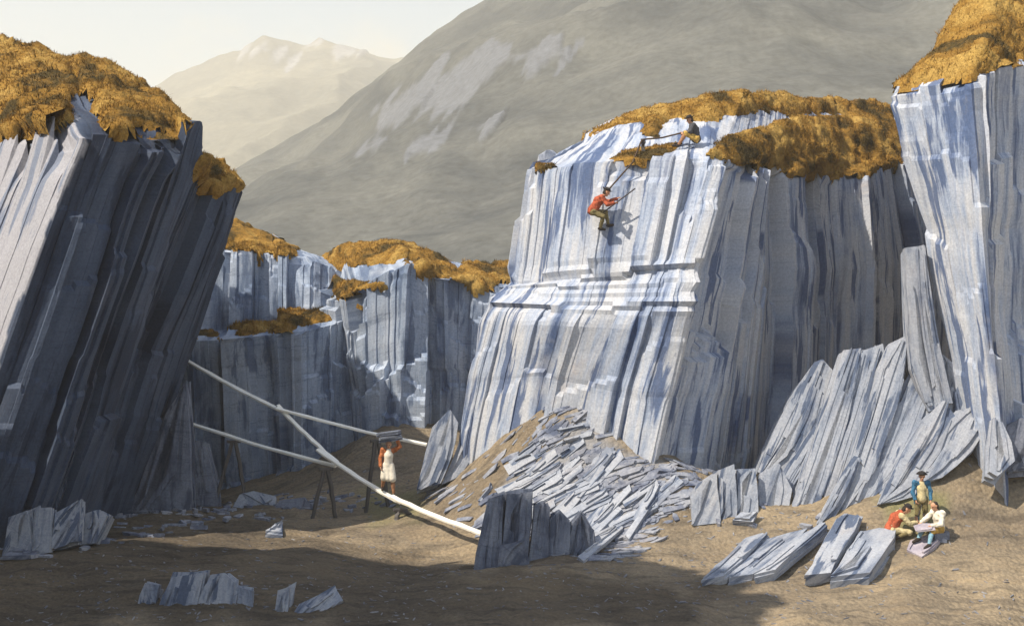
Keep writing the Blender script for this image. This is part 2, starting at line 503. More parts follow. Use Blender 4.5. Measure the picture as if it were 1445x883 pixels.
# ------------------------------------------------------------------ far mountains
def mountain(name, sky_line, base_py, d0, d1, mat, amp, nscale, seed, crag=None, nc=620, nrw=170, label='', px0=-300, px1=1800):
    cx = np.linspace(px0, px1, nc)
    sk = np.interp(cx, [s[0] for s in sky_line], [s[1] for s in sky_line])
    dk = np.interp(cx, [s[0] for s in sky_line], [s[2] if len(s) > 2 else d1 for s in sky_line])
    t = np.linspace(0, 1, nrw)
    V = np.zeros((nrw + 6, nc, 3))
    for j, tt in enumerate(t):
        d = d0 + (dk - d0) * tt
        zs = (441.5 - sk) / F * dk
        zb = (441.5 - base_py) / F * d0
        kw = int((1 - tt) * nc * 0.10) * 2 + 1
        skp = np.pad(sk, kw // 2, mode='edge'); cs_ = np.concatenate([[0], np.cumsum(skp)])
        sks = (cs_[kw:] - cs_[:-kw]) / kw
        zs = (441.5 - sks) / F * dk
        prof = tt ** 0.92
        z = zb + (zs - zb) * prof
        V[j] = np.stack([(cx - 722.5) / F * d, d, z], -1)
    for j in range(6):
        d = dk * (1 + 0.10 * (j + 1))
        V[nrw + j] = np.stack([(cx - 722.5) / F * d, d, (441.5 - sk) / F * dk * (1 - 0.20 * (j + 1)) - 2], -1)
    W = V.reshape(-1, 3)
    tfull = np.repeat(np.concatenate([t, np.ones(6)]), nc)
    q = W * nscale
    q2 = q.copy(); q2[:, 1] *= 0.45
    rid = 1 - np.abs(fbm(q2, 5, seed)) * 2
    env = np.sin(np.pi * np.clip(tfull, 0, 1)) ** 0.7
    W[:, 2] += amp * (rid - 0.55) * (0.12 + 0.88 * env)
    W[:, 2] += amp * 0.16 * fbm(q * 5, 4, seed + 3)
    pxx, pyy = proj(W)
    cr = np.zeros(len(W))
    if crag:
        slant = np.stack([(pxx + pyy * 0.75) / 16.0, pyy / 90.0, 0 * pxx], -1)
        st = fbm(slant, 3, seed + 9)
        for poly in crag:
            s = smooth(poly_sd(pxx, pyy, poly) / 14 + st * 2.6, 0.35, 0.8)
            cr = np.maximum(cr, s)
        rb = np.floor(slant[:, 0] * 0.8 + st)
        W[:, 2] += cr * amp * 0.12 * (_hash(rb, rb * 0, rb * 0, seed) - 0.3)
    o = link_mesh(name, W, grid_faces(nrw + 6, nc), mat, attr={'crag': cr}, smooth_shade=True)
    tag(o, label, 'mountain', kind='structure')
    return o

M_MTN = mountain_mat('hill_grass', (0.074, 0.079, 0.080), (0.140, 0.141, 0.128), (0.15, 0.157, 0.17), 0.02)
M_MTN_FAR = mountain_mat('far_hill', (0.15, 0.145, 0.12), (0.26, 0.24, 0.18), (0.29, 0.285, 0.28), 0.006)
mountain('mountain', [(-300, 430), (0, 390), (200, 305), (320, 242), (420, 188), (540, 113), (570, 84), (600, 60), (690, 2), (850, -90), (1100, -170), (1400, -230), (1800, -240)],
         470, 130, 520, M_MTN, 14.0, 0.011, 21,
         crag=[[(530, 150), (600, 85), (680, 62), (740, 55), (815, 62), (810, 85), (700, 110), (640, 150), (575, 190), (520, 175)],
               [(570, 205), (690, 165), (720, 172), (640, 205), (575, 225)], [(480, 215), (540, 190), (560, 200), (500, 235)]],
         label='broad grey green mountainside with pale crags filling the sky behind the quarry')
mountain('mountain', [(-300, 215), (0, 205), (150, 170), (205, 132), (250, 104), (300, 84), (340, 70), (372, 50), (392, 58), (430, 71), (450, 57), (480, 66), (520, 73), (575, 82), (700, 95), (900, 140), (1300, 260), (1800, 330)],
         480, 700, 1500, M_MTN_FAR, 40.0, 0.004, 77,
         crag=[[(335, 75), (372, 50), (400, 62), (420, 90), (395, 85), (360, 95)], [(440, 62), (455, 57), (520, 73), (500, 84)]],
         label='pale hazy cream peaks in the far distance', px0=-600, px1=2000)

# ------------------------------------------------------------------ cliffs
class Cliff:
    pass

def steps(total, wmin, wmax, rng):
    b = [0.0]
    while b[-1] < total:
        b.append(b[-1] + rng.uniform(wmin, wmax))
    return np.array(b)

def build_cliff(ctrl, rim, seed, mat, label, ds=0.12, dt=0.16, A=(0.30, 0.11, 0.022), W=((1.1, 3.0), (0.35, 1.3), (0.12, 0.45)),
                rag=0.3, tilt=0.28, cut=0.14, back=(0, 1), name='cliff', plate_noise=0.05, extra=None, ledge=None, deep=3.0, pale_to=None, calm=None):
    rng = np.random.default_rng(seed)
    C = [list(c) for c in ctrl]
    bx, by = back
    for c in C:
        p2 = c[-1]
        c.append(p2 + np.array((bx * 3, by * 3, -0.4)))
        c.append(p2 + np.array((bx * 8, by * 8, -2.5)))
        c.append(p2 + np.array((bx * 12, by * 12, -14)))
        c[0] = c[0] + (c[0] - c[1]) / np.linalg.norm(c[0] - c[1]) * deep   # root the face below the floor
    C = np.array(C)                                     # (columns, rows, 3)
    nc, nr = C.shape[:2]
    seg = np.linalg.norm(np.diff(C[:, :rim + 1], axis=0), axis=-1).mean(1)
    S = np.concatenate([[0], np.cumsum(seg)])
    Hs = np.linalg.norm(np.diff(C, axis=1), axis=-1)
    H = np.concatenate([[0], np.cumsum(Hs[max(1, nc // 2 - 1):nc // 2 + 2].mean(0))])
    tot = S[-1]
    b1, b2, b3 = (steps(tot, *W[k], rng) for k in range(3))
    # samples
    ss = [np.arange(0, tot, ds)]
    for b in (b1, b2, b3):
        ss += [b - 0.004, b + 0.004]
    s = np.unique(np.clip(np.concatenate(ss), 0, tot))
    tt = []
    for j in range(nr - 1):
        step = dt if j < nr - 4 else 0.8
        n = max(2, int((H[j + 1] - H[j]) / step))
        tt.append(np.linspace(H[j], H[j + 1], n, endpoint=False))
    t = np.concatenate(tt + [[H[-1]]])
    # bilinear resampling
    ci = np.clip(np.searchsorted(S, s, 'right') - 1, 0, nc - 2); cf = (s - S[ci]) / (S[ci + 1] - S[ci])
    ri = np.clip(np.searchsorted(H, t, 'right') - 1, 0, nr - 2); rf = (t - H[ri]) / (H[ri + 1] - H[ri])
    cf = cf[:, None, None]; rf = rf[None, :, None]
    g = lambda a, b: C[a[:, None], b[None, :]]
    G = g(ci, ri) * (1 - cf) * (1 - rf) + g(ci + 1, ri) * cf * (1 - rf) + g(ci, ri + 1) * (1 - cf) * rf + g(ci + 1, ri + 1) * cf * rf
    # outward horizontal normal
    T = g(np.minimum(ci + 1, nc - 1), ri) - g(ci, ri)
    k = np.ones(25) / 25.0
    Nn = np.stack([T[..., 1], -T[..., 0], 0 * T[..., 0]], -1)
    Nn /= np.linalg.norm(Nn, axis=-1, keepdims=True) + 1e-9
    for a in (0, 1):
        pad = np.pad(Nn[..., a], ((12, 12), (0, 0)), mode='edge')
        cs = np.cumsum(np.vstack([np.zeros((1, pad.shape[1])), pad]), 0)
        Nn[..., a] = (cs[25:] - cs[:-25]) / 25
    Nn /= np.linalg.norm(Nn, axis=-1, keepdims=True) + 1e-9
    face = 1 - smooth(t, H[rim] - 0.05, H[rim] + 0.45)
    # slab displacement
    D = np.zeros(G.shape[:2])
    i1 = np.clip(np.searchsorted(b1, s, 'right') - 1, 0, len(b1) - 1)
    o1 = rng.normal(0, A[0], len(b1)); k1 = rng.normal(0, tilt * 0.6, len(b1))
    w1 = np.append(np.diff(b1), 1)
    D += (o1[i1] + k1[i1] * (s - b1[i1] - w1[i1] / 2))[:, None]
    i2 = np.clip(np.searchsorted(b2, s, 'right') - 1, 0, len(b2) - 1)
    w2 = np.append(np.diff(b2), 1)
    o2 = rng.normal(0, A[1], len(b2)); k2 = rng.normal(0, tilt, len(b2))
    D += (o2[i2] + k2[i2] * (s - b2[i2] - w2[i2] / 2))[:, None]
    for _ in range(2):          # whole beds broken off at ragged ledges
        hb = rng.uniform(H[0] + 2.5, H[rim], len(b1)); rb_ = np.abs(rng.normal(0, cut * 1.5, len(b1)))
        sk_ = rng.uniform(-0.7, 0.7, len(b1))
        D -= rb_[i1][:, None] * (t[None, :] > (hb[i1] + sk_[i1] * (s - b1[i1]))[:, None])
    for _ in range(4):
        hc = rng.uniform(H[0] + 2.5, H[rim] * 1.05, len(b2)); rc = np.abs(rng.normal(0, cut, len(b2)))
        skew = rng.uniform(-0.8, 0.8, len(b2))
        D -= rc[i2][:, None] * (t[None, :] > (hc[i2] + skew[i2] * (s - b2[i2]))[:, None])
    i3 = np.clip(np.searchsorted(b3, s, 'right') - 1, 0, len(b3) - 1)
    o3 = rng.normal(0, A[2], len(b3))
    D += o3[i3][:, None]
    hc3 = rng.uniform(H[0] + 2, H[rim], len(b3)); rc3 = np.abs(rng.normal(0, A[2] * 1.6, len(b3)))
    D -= rc3[i3][:, None] * (t[None, :] > hc3[i3][:, None])
    st = np.broadcast_to(s[:, None], D.shape); tt_ = np.broadcast_to(t[None, :], D.shape)
    D -= D.mean(0, keepdims=True)
    if calm is not None:
        D *= calm(st, tt_, S, H)
    D += plate_noise * fbm(np.stack([st * 1.2, tt_ * 0.5, 0 * st], -1), 4, seed)
    D += 0.35 * fbm(np.stack([st * 0.22, tt_ * 0.12, 0 * st + 3], -1), 3, seed + 5)
    if ledge is not None:
        D += ledge(st, tt_, S, H, rng)
    G0 = G.copy()
    G = G + Nn * (D * face[None, :])[..., None]
    # broken rim and rough plateau
    rr = rng.normal(0, rag, len(b2)); r1_ = rng.normal(0, rag * 0.7, len(b1))
    up = smooth(t, H[rim] - 1.6, H[rim]) * (1 - smooth(t, H[rim], H[rim] + 1.3))
    G[..., 2] += (rr[i2] + r1_[i1])[:, None] * up[None, :]
    pl = smooth(t, H[rim] + 0.1, H[rim] + 0.8)
    nzp = 0.16 * fbm(G0 * 0.8, 4, seed + 8) + 0.06 * fbm(G0 * 3, 3, seed + 11)
    stepn = 0.10 * (o2[i2] / max(A[1], 1e-6))[:, None]
    G[..., 2] += pl[None, :] * (nzp + stepn * 0.6)
    o = Cliff()
    o.G, o.G0, o.s, o.t, o.H, o.rim, o.N = G, G0, s, t, H, rim, Nn
    # smoothed displaced surface for the turf to drape over
    Ds = D * face[None, :]
    pad = np.pad(Ds, ((15, 15), (0, 0)), mode='edge')
    cs = np.cumsum(np.vstack([np.zeros((1, pad.shape[1])), pad]), 0)
    Dsm = (cs[31:] - cs[:-31]) / 31
    o.Gs = G0 + Nn * np.maximum(Dsm, Ds)[..., None]
    o.Gs[..., 2] += pl[None, :] * nzp
    o.Gs[..., 2] = np.maximum(o.Gs[..., 2], G[..., 2] - 0.01)
    ns_, nt_ = G.shape[:2]
    uv = np.stack([st, tt_], -1).reshape(-1, 2)
    f = grid_faces(ns_, nt_, True)
    at_ = None
    if pale_to is not None:      # sunlit side of the cliff painted paler, up to this column
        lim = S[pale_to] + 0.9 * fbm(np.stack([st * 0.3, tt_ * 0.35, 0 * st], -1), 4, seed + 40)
        at_ = {'lit_side': ((st < lim) * 1.0).reshape(-1)}
    o.obj = link_mesh(name, G.reshape(-1, 3), f, mat, uv=uv, attr=at_)
    tag(o.obj, label, 'cliff', kind='structure')
    return o

def turf(cliff, polys, seed, label, thick=0.20, rough=11.0, blades=26000, mat=None, blade_h=(0.04, 0.16)):
    """a ragged skin of heath turf with tufts, laid on the cliff's own top"""
    rng = np.random.default_rng(seed)
    B = cliff.Gs
    # resample more evenly along s
    keep = np.concatenate([[True], np.diff(cliff.s) > 0.03])
    G = B[keep]; ns_, nt_ = G.shape[:2]
    px, py = proj(G)
    nzz = fbm(G * 1.3, 4, seed)
    sd = np.full(px.shape, -1e9)
    for p in polys:
        sd = np.maximum(sd, poly_sd(px, py, p))
    sd = sd + nzz * rough
    m = sd * G[..., 1] / F          # metres inside the edge
    du = np.gradient(G, axis=0); dv = np.gradient(G, axis=1)
    nn = np.cross(du, dv); nn /= np.linalg.norm(nn, axis=-1, keepdims=True) + 1e-9
    nn = nn + np.array((0, -0.15, 0.6)); nn /= np.linalg.norm(nn, axis=-1, keepdims=True)
    lump = 0.45 + 0.9 * (fbm(G * 0.9, 4, seed + 4) * 0.5 + 0.5) + 0.9 * np.clip(fbm(G * 2.4, 3, seed + 6), -0.2, 1)
    off = np.where(m > 0, smooth(m, -0.02, 0.28) * thick * lump + 0.02, -0.12)
    V = G + nn * off[..., None]
    fc = grid_faces(ns_, nt_, True)
    msk = (m > -0.07).reshape(-1)
    fc = fc[msk[fc].all(1)]
    used = np.unique(fc)
    remap = -np.ones(ns_ * nt_, np.int64); remap[used] = np.arange(len(used))
    V2 = V.reshape(-1, 3)[used]; N2 = nn.reshape(-1, 3)[used]
    fc = remap[fc]
    # grass blades and heather tips
    q = V2[fc]; area = np.linalg.norm(np.cross(q[:, 1] - q[:, 0], q[:, 3] - q[:, 0]), axis=1)
    area = area * (np.linalg.norm(q.mean(1), axis=1) < 62)
    pr = area / area.sum()
    pick = rng.choice(len(fc), blades, p=pr)
    a = rng.random((blades, 2))
    qq = q[pick]
    base = qq[:, 0] * ((1 - a[:, :1]) * (1 - a[:, 1:])) + qq[:, 1] * (a[:, :1] * (1 - a[:, 1:])) + qq[:, 2] * (a[:, :1] * a[:, 1:]) + qq[:, 3] * ((1 - a[:, :1]) * a[:, 1:])
    clump = fbm(base * 2.2, 2, seed + 20)
    hgt = rng.uniform(*blade_h, blades) * (0.35 + 1.3 * np.clip(clump + 0.4, 0, 1.3) ** 1.5)
    dirv = N2[fc[pick, 0]] * 0.5 + np.array((0, 0, 0.7)) + rng.normal(0, 0.38, (blades, 3))
    dirv /= np.linalg.norm(dirv, axis=1, keepdims=True)
    side = rng.normal(0, 1, (blades, 3)); side -= (side * dirv).sum(1, keepdims=True) * dirv
    side /= np.linalg.norm(side, axis=1, keepdims=True)
    wd = rng.uniform(0.008, 0.022, blades)[:, None]
    n0 = len(V2)
    tri = np.stack([base - side * wd, base + side * wd, base + dirv * hgt[:, None]], 1).reshape(-1, 3)
    tf = (np.arange(blades * 3) + n0).reshape(-1, 3)
    verts = np.vstack([V2, tri])
    faces = [tuple(x) for x in fc] + [tuple(x) for x in tf]
    o = link_mesh('heath_turf', verts, faces, mat or M_TURF, smooth_shade=True)
    tag(o, label, 'turf', kind='stuff')
    return o

def colm(*pts):
    return [P(*p) for p in pts]

# dark leaning cliff on the left
c_left = build_cliff([
    colm((-520, 780, 52), (-470, 500, 52), (-420, 250, 52), (-420, 180, 54), (-400, 90, 60)),
    colm((-300, 800, 43), (-200, 500, 43), (-90, 215, 43), (-95, 150, 46), (-110, 40, 54)),
    colm((-105, 805, 34.6), (5, 500, 35.3), (116, 184, 36), (75, 150, 40.5), (45, 72, 50)),
    colm((10, 790, 35.6), (105, 500, 36.5), (205, 195, 37.5), (165, 150, 41.5), (132, 88, 50)),
    colm((98, 752, 38.5), (180, 480, 39.4), (276, 188, 40.2), (245, 172, 43), (205, 128, 48.5)),
    colm((122, 742, 40), (200, 490, 40.8), (284, 262, 41.4), (280, 240, 43.2), (268, 226, 45)),
    colm((196, 716, 43.5), (262, 505, 43.3), (336, 280, 43.2), (338, 268, 44.2), (328, 252, 46)),
    colm((140, 705, 47.5), (196, 500, 47.2), (278, 300, 46.5), (280, 285, 47.5), (285, 268, 48.5)),
    colm((20, 700, 56), (60, 500, 56), (130, 320, 56), (130, 300, 57), (130, 290, 59)),
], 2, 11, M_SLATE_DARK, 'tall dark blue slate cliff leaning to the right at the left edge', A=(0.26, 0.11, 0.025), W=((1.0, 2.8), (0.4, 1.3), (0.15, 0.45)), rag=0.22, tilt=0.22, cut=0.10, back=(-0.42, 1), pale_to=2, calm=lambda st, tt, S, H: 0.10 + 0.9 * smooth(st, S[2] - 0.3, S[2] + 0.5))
turf(c_left, [
    [(-80, 20), (0, 50), (50, 68), (95, 84), (112, 125), (100, 150), (104, 172), (78, 182), (62, 196), (40, 188), (18, 198), (-10, 205), (-80, 205)],
    [(97, 95), (100, 80), (132, 80), (172, 98), (222, 134), (272, 180), (245, 187), (215, 184), (192, 182), (178, 203), (160, 200), (146, 186), (138, 172), (130, 150), (112, 126)],
    [(270, 232), (284, 218), (305, 228), (335, 250), (348, 274), (322, 270), (305, 283), (285, 266), (270, 258)],
], 3, 'golden brown heath turf capping the dark leaning cliff', thick=0.34, blades=48000)

# unseen crag added left of the view, its height shaped to shade the near floor
c_shade_crag = build_cliff([
    [np.array(p, float) for p in ((-26, 32.5, -8), (-25, 32, -2), (-24, 32, 2), (-25, 31.5, 4), (-27, 31, 5))],
    [np.array(p, float) for p in ((-16.6, 31.6, -8), (-15.6, 31.4, -1), (-14.6, 31.2, 4), (-18, 30.5, 6), (-24, 30, 7))],
    [np.array(p, float) for p in ((-14.9, 29, -8), (-14.0, 29, 2), (-13.2, 29, 10.5), (-18, 28, 12), (-25, 28, 13))],
    [np.array(p, float) for p in ((-14.2, 25, -8.5), (-13.6, 25, 4), (-12.9, 25, 16.5), (-18, 24, 18), (-25, 24, 20))],
    [np.array(p, float) for p in ((-14.2, 20, -8.5), (-13.8, 20, 5), (-13.4, 20, 21), (-18, 19, 23), (-25, 18, 25))],
    [np.array(p, float) for p in ((-16, 14, -9), (-16, 14, 5), (-16, 14, 19), (-20, 14, 20), (-26, 14, 21))],
    [np.array(p, float) for p in ((-30, 11, -9), (-30, 11, 4), (-30, 11, 14), (-31, 12, 15), (-32, 13, 15))],
], 2, 77, M_SLATE_DARK, 'unseen dark slate crag added beyond the view to shade the near floor', ds=0.3, dt=0.4, back=(-0.9, 0))

# pale main cliff
def main_ledge(st, tt, S, H, rng):
    # bedding band: thin horizontal courses standing in and out between the lower and the upper tier
    course = np.floor((tt + 0.10 * np.sin(st * 0.9)) / 0.2)
    cell = np.floor(st / 5.5 + 0.8 * _hash(course, course * 0, course * 0, 5))
    off = (_hash(course, cell, course * 0, 77) - 0.5) * 0.36
    band = smooth(tt, H[2] - 0.5, H[2] - 0.2) * (1 - smooth(tt, H[3] + 0.05, H[3] + 0.4)) * (1 - smooth(st, S[3] - 0.2, S[4] + 1.6)) * smooth(st, S[1] - 1, S[1])
    return off * band
def main_calm(st, tt, S, H):
    band = smooth(tt, H[2] - 1.0, H[2] - 0.3) * (1 - smooth(tt, H[3], H[3] + 0.5))
    lit = 1 - smooth(st, S[3] - 0.6, S[3] + 0.4)
    return (0.72 - 0.17 * lit) * (1 - 0.75 * band * lit)
c_main = build_cliff([
    colm((700, 640, 55), (718, 540, 55), (735, 425, 54), (748, 400, 54), (800, 235, 53), (835, 202, 54), (845, 192, 55)),
    colm((640, 662, 43), (663, 540, 42.7), (694, 420, 42.3), (725, 398, 42.9), (748, 240, 43), (822, 200, 45.5), (826, 186, 48)),
    colm((740, 650, 41), (765, 530, 40.8), (800, 425, 40.3), (815, 388, 40.8), (835, 234, 41.5), (862, 192, 44), (885, 162, 48)),
    colm((884, 692, 39.2), (908, 560, 39), (948, 425, 38.6), (961, 378, 39.05), (1000, 227, 40), (1000, 190, 43), (1000, 140, 48)),
    colm((912, 692, 39.0), (942, 560, 39.0), (972, 425, 38.9), (982, 378, 39.3), (1018, 230, 40.3), (1022, 205, 43), (1045, 138, 48)),
    colm((1085, 664, 45.0), (1090, 560, 45.1), (1087, 430, 45.2), (1092, 380, 45.2), (1087, 242, 45.6), (1100, 187, 47.5), (1100, 136, 51.5)),
    colm((1200, 645, 50), (1207, 560, 50), (1202, 430, 50), (1205, 380, 50), (1190, 250, 50.2), (1190, 190, 52), (1180, 147, 55.5)),
    colm((1310, 615, 54.5), (1316, 540, 54.5), (1322, 420, 54.5), (1312, 370, 54.5), (1278, 232, 54.5), (1264, 188, 55.5), (1258, 147, 58.5)),
    colm((1470, 605, 59), (1470, 540, 59), (1470, 420, 59), (1460, 370, 59), (1440, 240, 59), (1440, 190, 60), (1440, 150, 62)),
], 4, 23, M_SLATE, 'pale lavender grey slate cliff with a bedded ledge, in the middle', ledge=main_ledge, rag=0.16, calm=main_calm, W=((1.4, 3.6), (0.45, 1.6), (0.15, 0.6)))
t_main = turf(c_main, [
    [(818, 194), (870, 165), (930, 148), (1000, 130), (1060, 126), (1150, 138), (1255, 143), (1262, 160), (1180, 165), (1060, 158), (1005, 172), (950, 170), (925, 196), (905, 190), (905, 170), (850, 182)],
    [(985, 225), (1030, 190), (1090, 172), (1190, 160), (1258, 150), (1275, 190), (1272, 232), (1240, 245), (1200, 250), (1175, 262), (1165, 250), (1120, 252), (1105, 236), (1050, 238), (1010, 222)],
    [(752, 232), (782, 230), (800, 238), (780, 246), (756, 246)],
], 5, 'golden heath turf on top of the pale middle cliff', thick=0.22, blades=48000, blade_h=(0.04, 0.14))

t_rim = turf(c_main, [[(858, 224), (882, 212), (930, 205), (962, 202), (958, 214), (925, 223), (890, 238)]], 6, 'thin yellowish turf patch hanging over the rim below the rope stake', thick=0.10, blades=3000, blade_h=(0.03, 0.08), rough=6.0)

# tall pillar cliff on the right
c_right = build_cliff([
    colm((1420, 560, 50), (1380, 330, 50), (1330, 135, 50), (1340, 120, 51), (1345, 110, 52)),
    colm((1362, 640, 38.6), (1312, 330, 39.3), (1258, 128, 40), (1292, 113, 41.5), (1312, 104, 43)),
    colm((1396, 655, 37.4), (1358, 330, 37.8), (1325, 120, 38.2), (1348, 76, 41), (1362, 8, 45)),
    colm((1416, 655, 36.8), (1385, 330, 37.0), (1368, 112, 37.4), (1395, 55, 41), (1405, -70, 47)),
    colm((1496, 640, 41.2), (1478, 330, 41.4), (1462, 88, 41.6), (1480, 40, 44), (1505, -120, 50)),
    colm((1640, 640, 48), (1640, 330, 48), (1640, 60, 48), (1640, 20, 50), (1640, -140, 54)),
    colm((1900, 640, 54), (1900, 330, 54), (1900, 80, 54), (1900, 30, 56), (1900, -100, 60)),
], 2, 41, M_SLATE, 'tall pale slate pillar cliff narrowing downward at the right edge', rag=0.14, A=(0.20, 0.09, 0.02), W=((1.0, 2.4), (0.4, 1.2), (0.15, 0.5)), back=(0.6, 1), calm=lambda st, tt, S, H: 0.45 + 0.55 * smooth(st, S[3] - 0.3, S[3] + 0.5))
turf(c_right, [
    [(1258, 124), (1285, 104), (1305, 80), (1328, 45), (1360, -20), (1450, -160), (1600, -160), (1600, 70), (1470, 84), (1440, 92), (1410, 100), (1385, 108), (1360, 112), (1330, 112), (1300, 122), (1275, 126)],
], 9, 'ochre heath turf sloping up over the right pillar cliff', thick=0.28, blades=28000)

# cliffs at the back of the quarry
c_back = build_cliff([
    colm((190, 705, 60), (190, 480, 60), (195, 465, 62), (200, 362, 62), (205, 345, 64), (215, 318, 67)),
    colm((250, 705, 56.5), (250, 482, 55.5), (255, 468, 58), (260, 360, 58.5), (270, 345, 61), (280, 312, 65)),
    colm((305, 705, 56), (303, 480, 55), (308, 466, 58), (312, 358, 58.5), (320, 345, 61), (328, 314, 65)),
    colm((370, 700, 55.5), (368, 474, 55), (378, 456, 58), (376, 361, 58.5), (374, 350, 61), (372, 328, 65)),
    colm((430, 690, 55), (432, 466, 55), (438, 440, 58), (440, 366, 58.8), (425, 358, 61), (414, 350, 65)),
    colm((505, 680, 56.5), (500, 446, 56.5), (500, 428, 59), (495, 385, 60), (480, 372, 62), (455, 366, 65)),
    colm((600, 680, 62), (600, 446, 62), (600, 428, 63), (600, 390, 64), (590, 378, 66), (560, 372, 68)),
], 3, 53, M_SLATE_BACK, 'two tier blue slate cliff at the back of the quarry behind the planks', rag=0.12, A=(0.3, 0.14, 0.03), W=((1.0, 2.6), (0.4, 1.2), (0.15, 0.5)))
turf(c_back, [
    [(308, 352), (312, 322), (330, 306), (360, 322), (400, 342), (420, 352), (418, 362), (398, 364), (372, 356), (368, 372), (362, 358), (330, 358)],
    [(312, 462), (350, 456), (392, 456), (390, 436), (410, 430), (470, 440), (480, 448), (440, 462), (400, 470), (340, 470)],
    [(255, 470), (300, 466), (310, 474), (270, 478)],
], 13, 'ochre heath turf on the two tiers of the back cliff', thick=0.24, blades=14000)
c_mid = build_cliff([
    colm((455, 650, 63), (455, 500, 63), (452, 400, 62), (452, 392, 63), (452, 372, 65)),
    colm((503, 665, 54.5), (500, 540, 54.3), (497, 425, 54), (503, 395, 56), (492, 350, 60.5)),
    colm((565, 655, 53.5), (568, 520, 53.2), (577, 378, 53), (572, 368, 55), (552, 346, 59.5)),
    colm((622, 655, 53.5), (624, 520, 53.3), (620, 398, 53.2), (620, 385, 55), (612, 360, 59.5)),
    colm((690, 655, 54), (695, 520, 54), (702, 410, 54), (692, 396, 56), (664, 377, 60)),
    colm((775, 655, 57), (775, 520, 57), (775, 405, 57), (765, 395, 59), (728, 373, 62)),
    colm((840, 655, 64), (840, 520, 64), (840, 405, 64), (840, 395, 66), (820, 380, 68)),
], 2, 61, M_SLATE_BACK, 'fluted blue slate cliff standing at the back left of the pale cliff', rag=0.16, A=(0.4, 0.16, 0.03), W=((1.0, 2.6), (0.4, 1.2), (0.15, 0.5)))
turf(c_mid, [
    [(440, 378), (452, 362), (490, 340), (552, 340), (612, 356), (645, 378), (648, 392), (610, 398), (588, 394), (582, 370), (540, 372), (490, 376), (480, 392), (505, 398), (540, 398), (560, 408), (530, 412), (500, 414), (488, 426), (462, 408), (450, 392)],
    [(640, 388), (652, 374), (735, 368), (735, 398), (706, 402), (672, 420), (655, 405)],
    [(490, 430), (515, 428), (512, 440), (492, 440)],
], 15, 'golden brown heath turf on the fluted back cliff', thick=0.28, blades=14000)

# ------------------------------------------------------------------ finding the ground under a direction
def bvh_of(o):
    me = o.data
    return BVHTree.FromPolygons([v.co.copy() for v in me.vertices], [tuple(p.vertices) for p in me.polygons])
BV = {'ground': bvh_of(ground), 'turf': bvh_of(t_main), 'rim': bvh_of(t_rim)}
for k_, c_ in (('left', c_left), ('main', c_main), ('right', c_right), ('back', c_back), ('mid', c_mid)):
    BV[k_] = bvh_of(c_.obj)
def hit(px, py, which=None):
    d = Vector(P(px, py, 1.0)).normalized()
    best = None
    for k in (which or BV):
        r = BV[k].ray_cast(Vector((0, 0, 0)), d, 400)
        if r[0] is not None and (best is None or r[3] < best[3]):
            best = r
    return best
def gh(px, py):
    r = hit(px, py, ['ground'])
    return r[0]
def gz_at(x, y):
    r = BV['ground'].ray_cast(Vector((x, y, 30)), Vector((0, 0, -1)), 100)
    return r[0].z

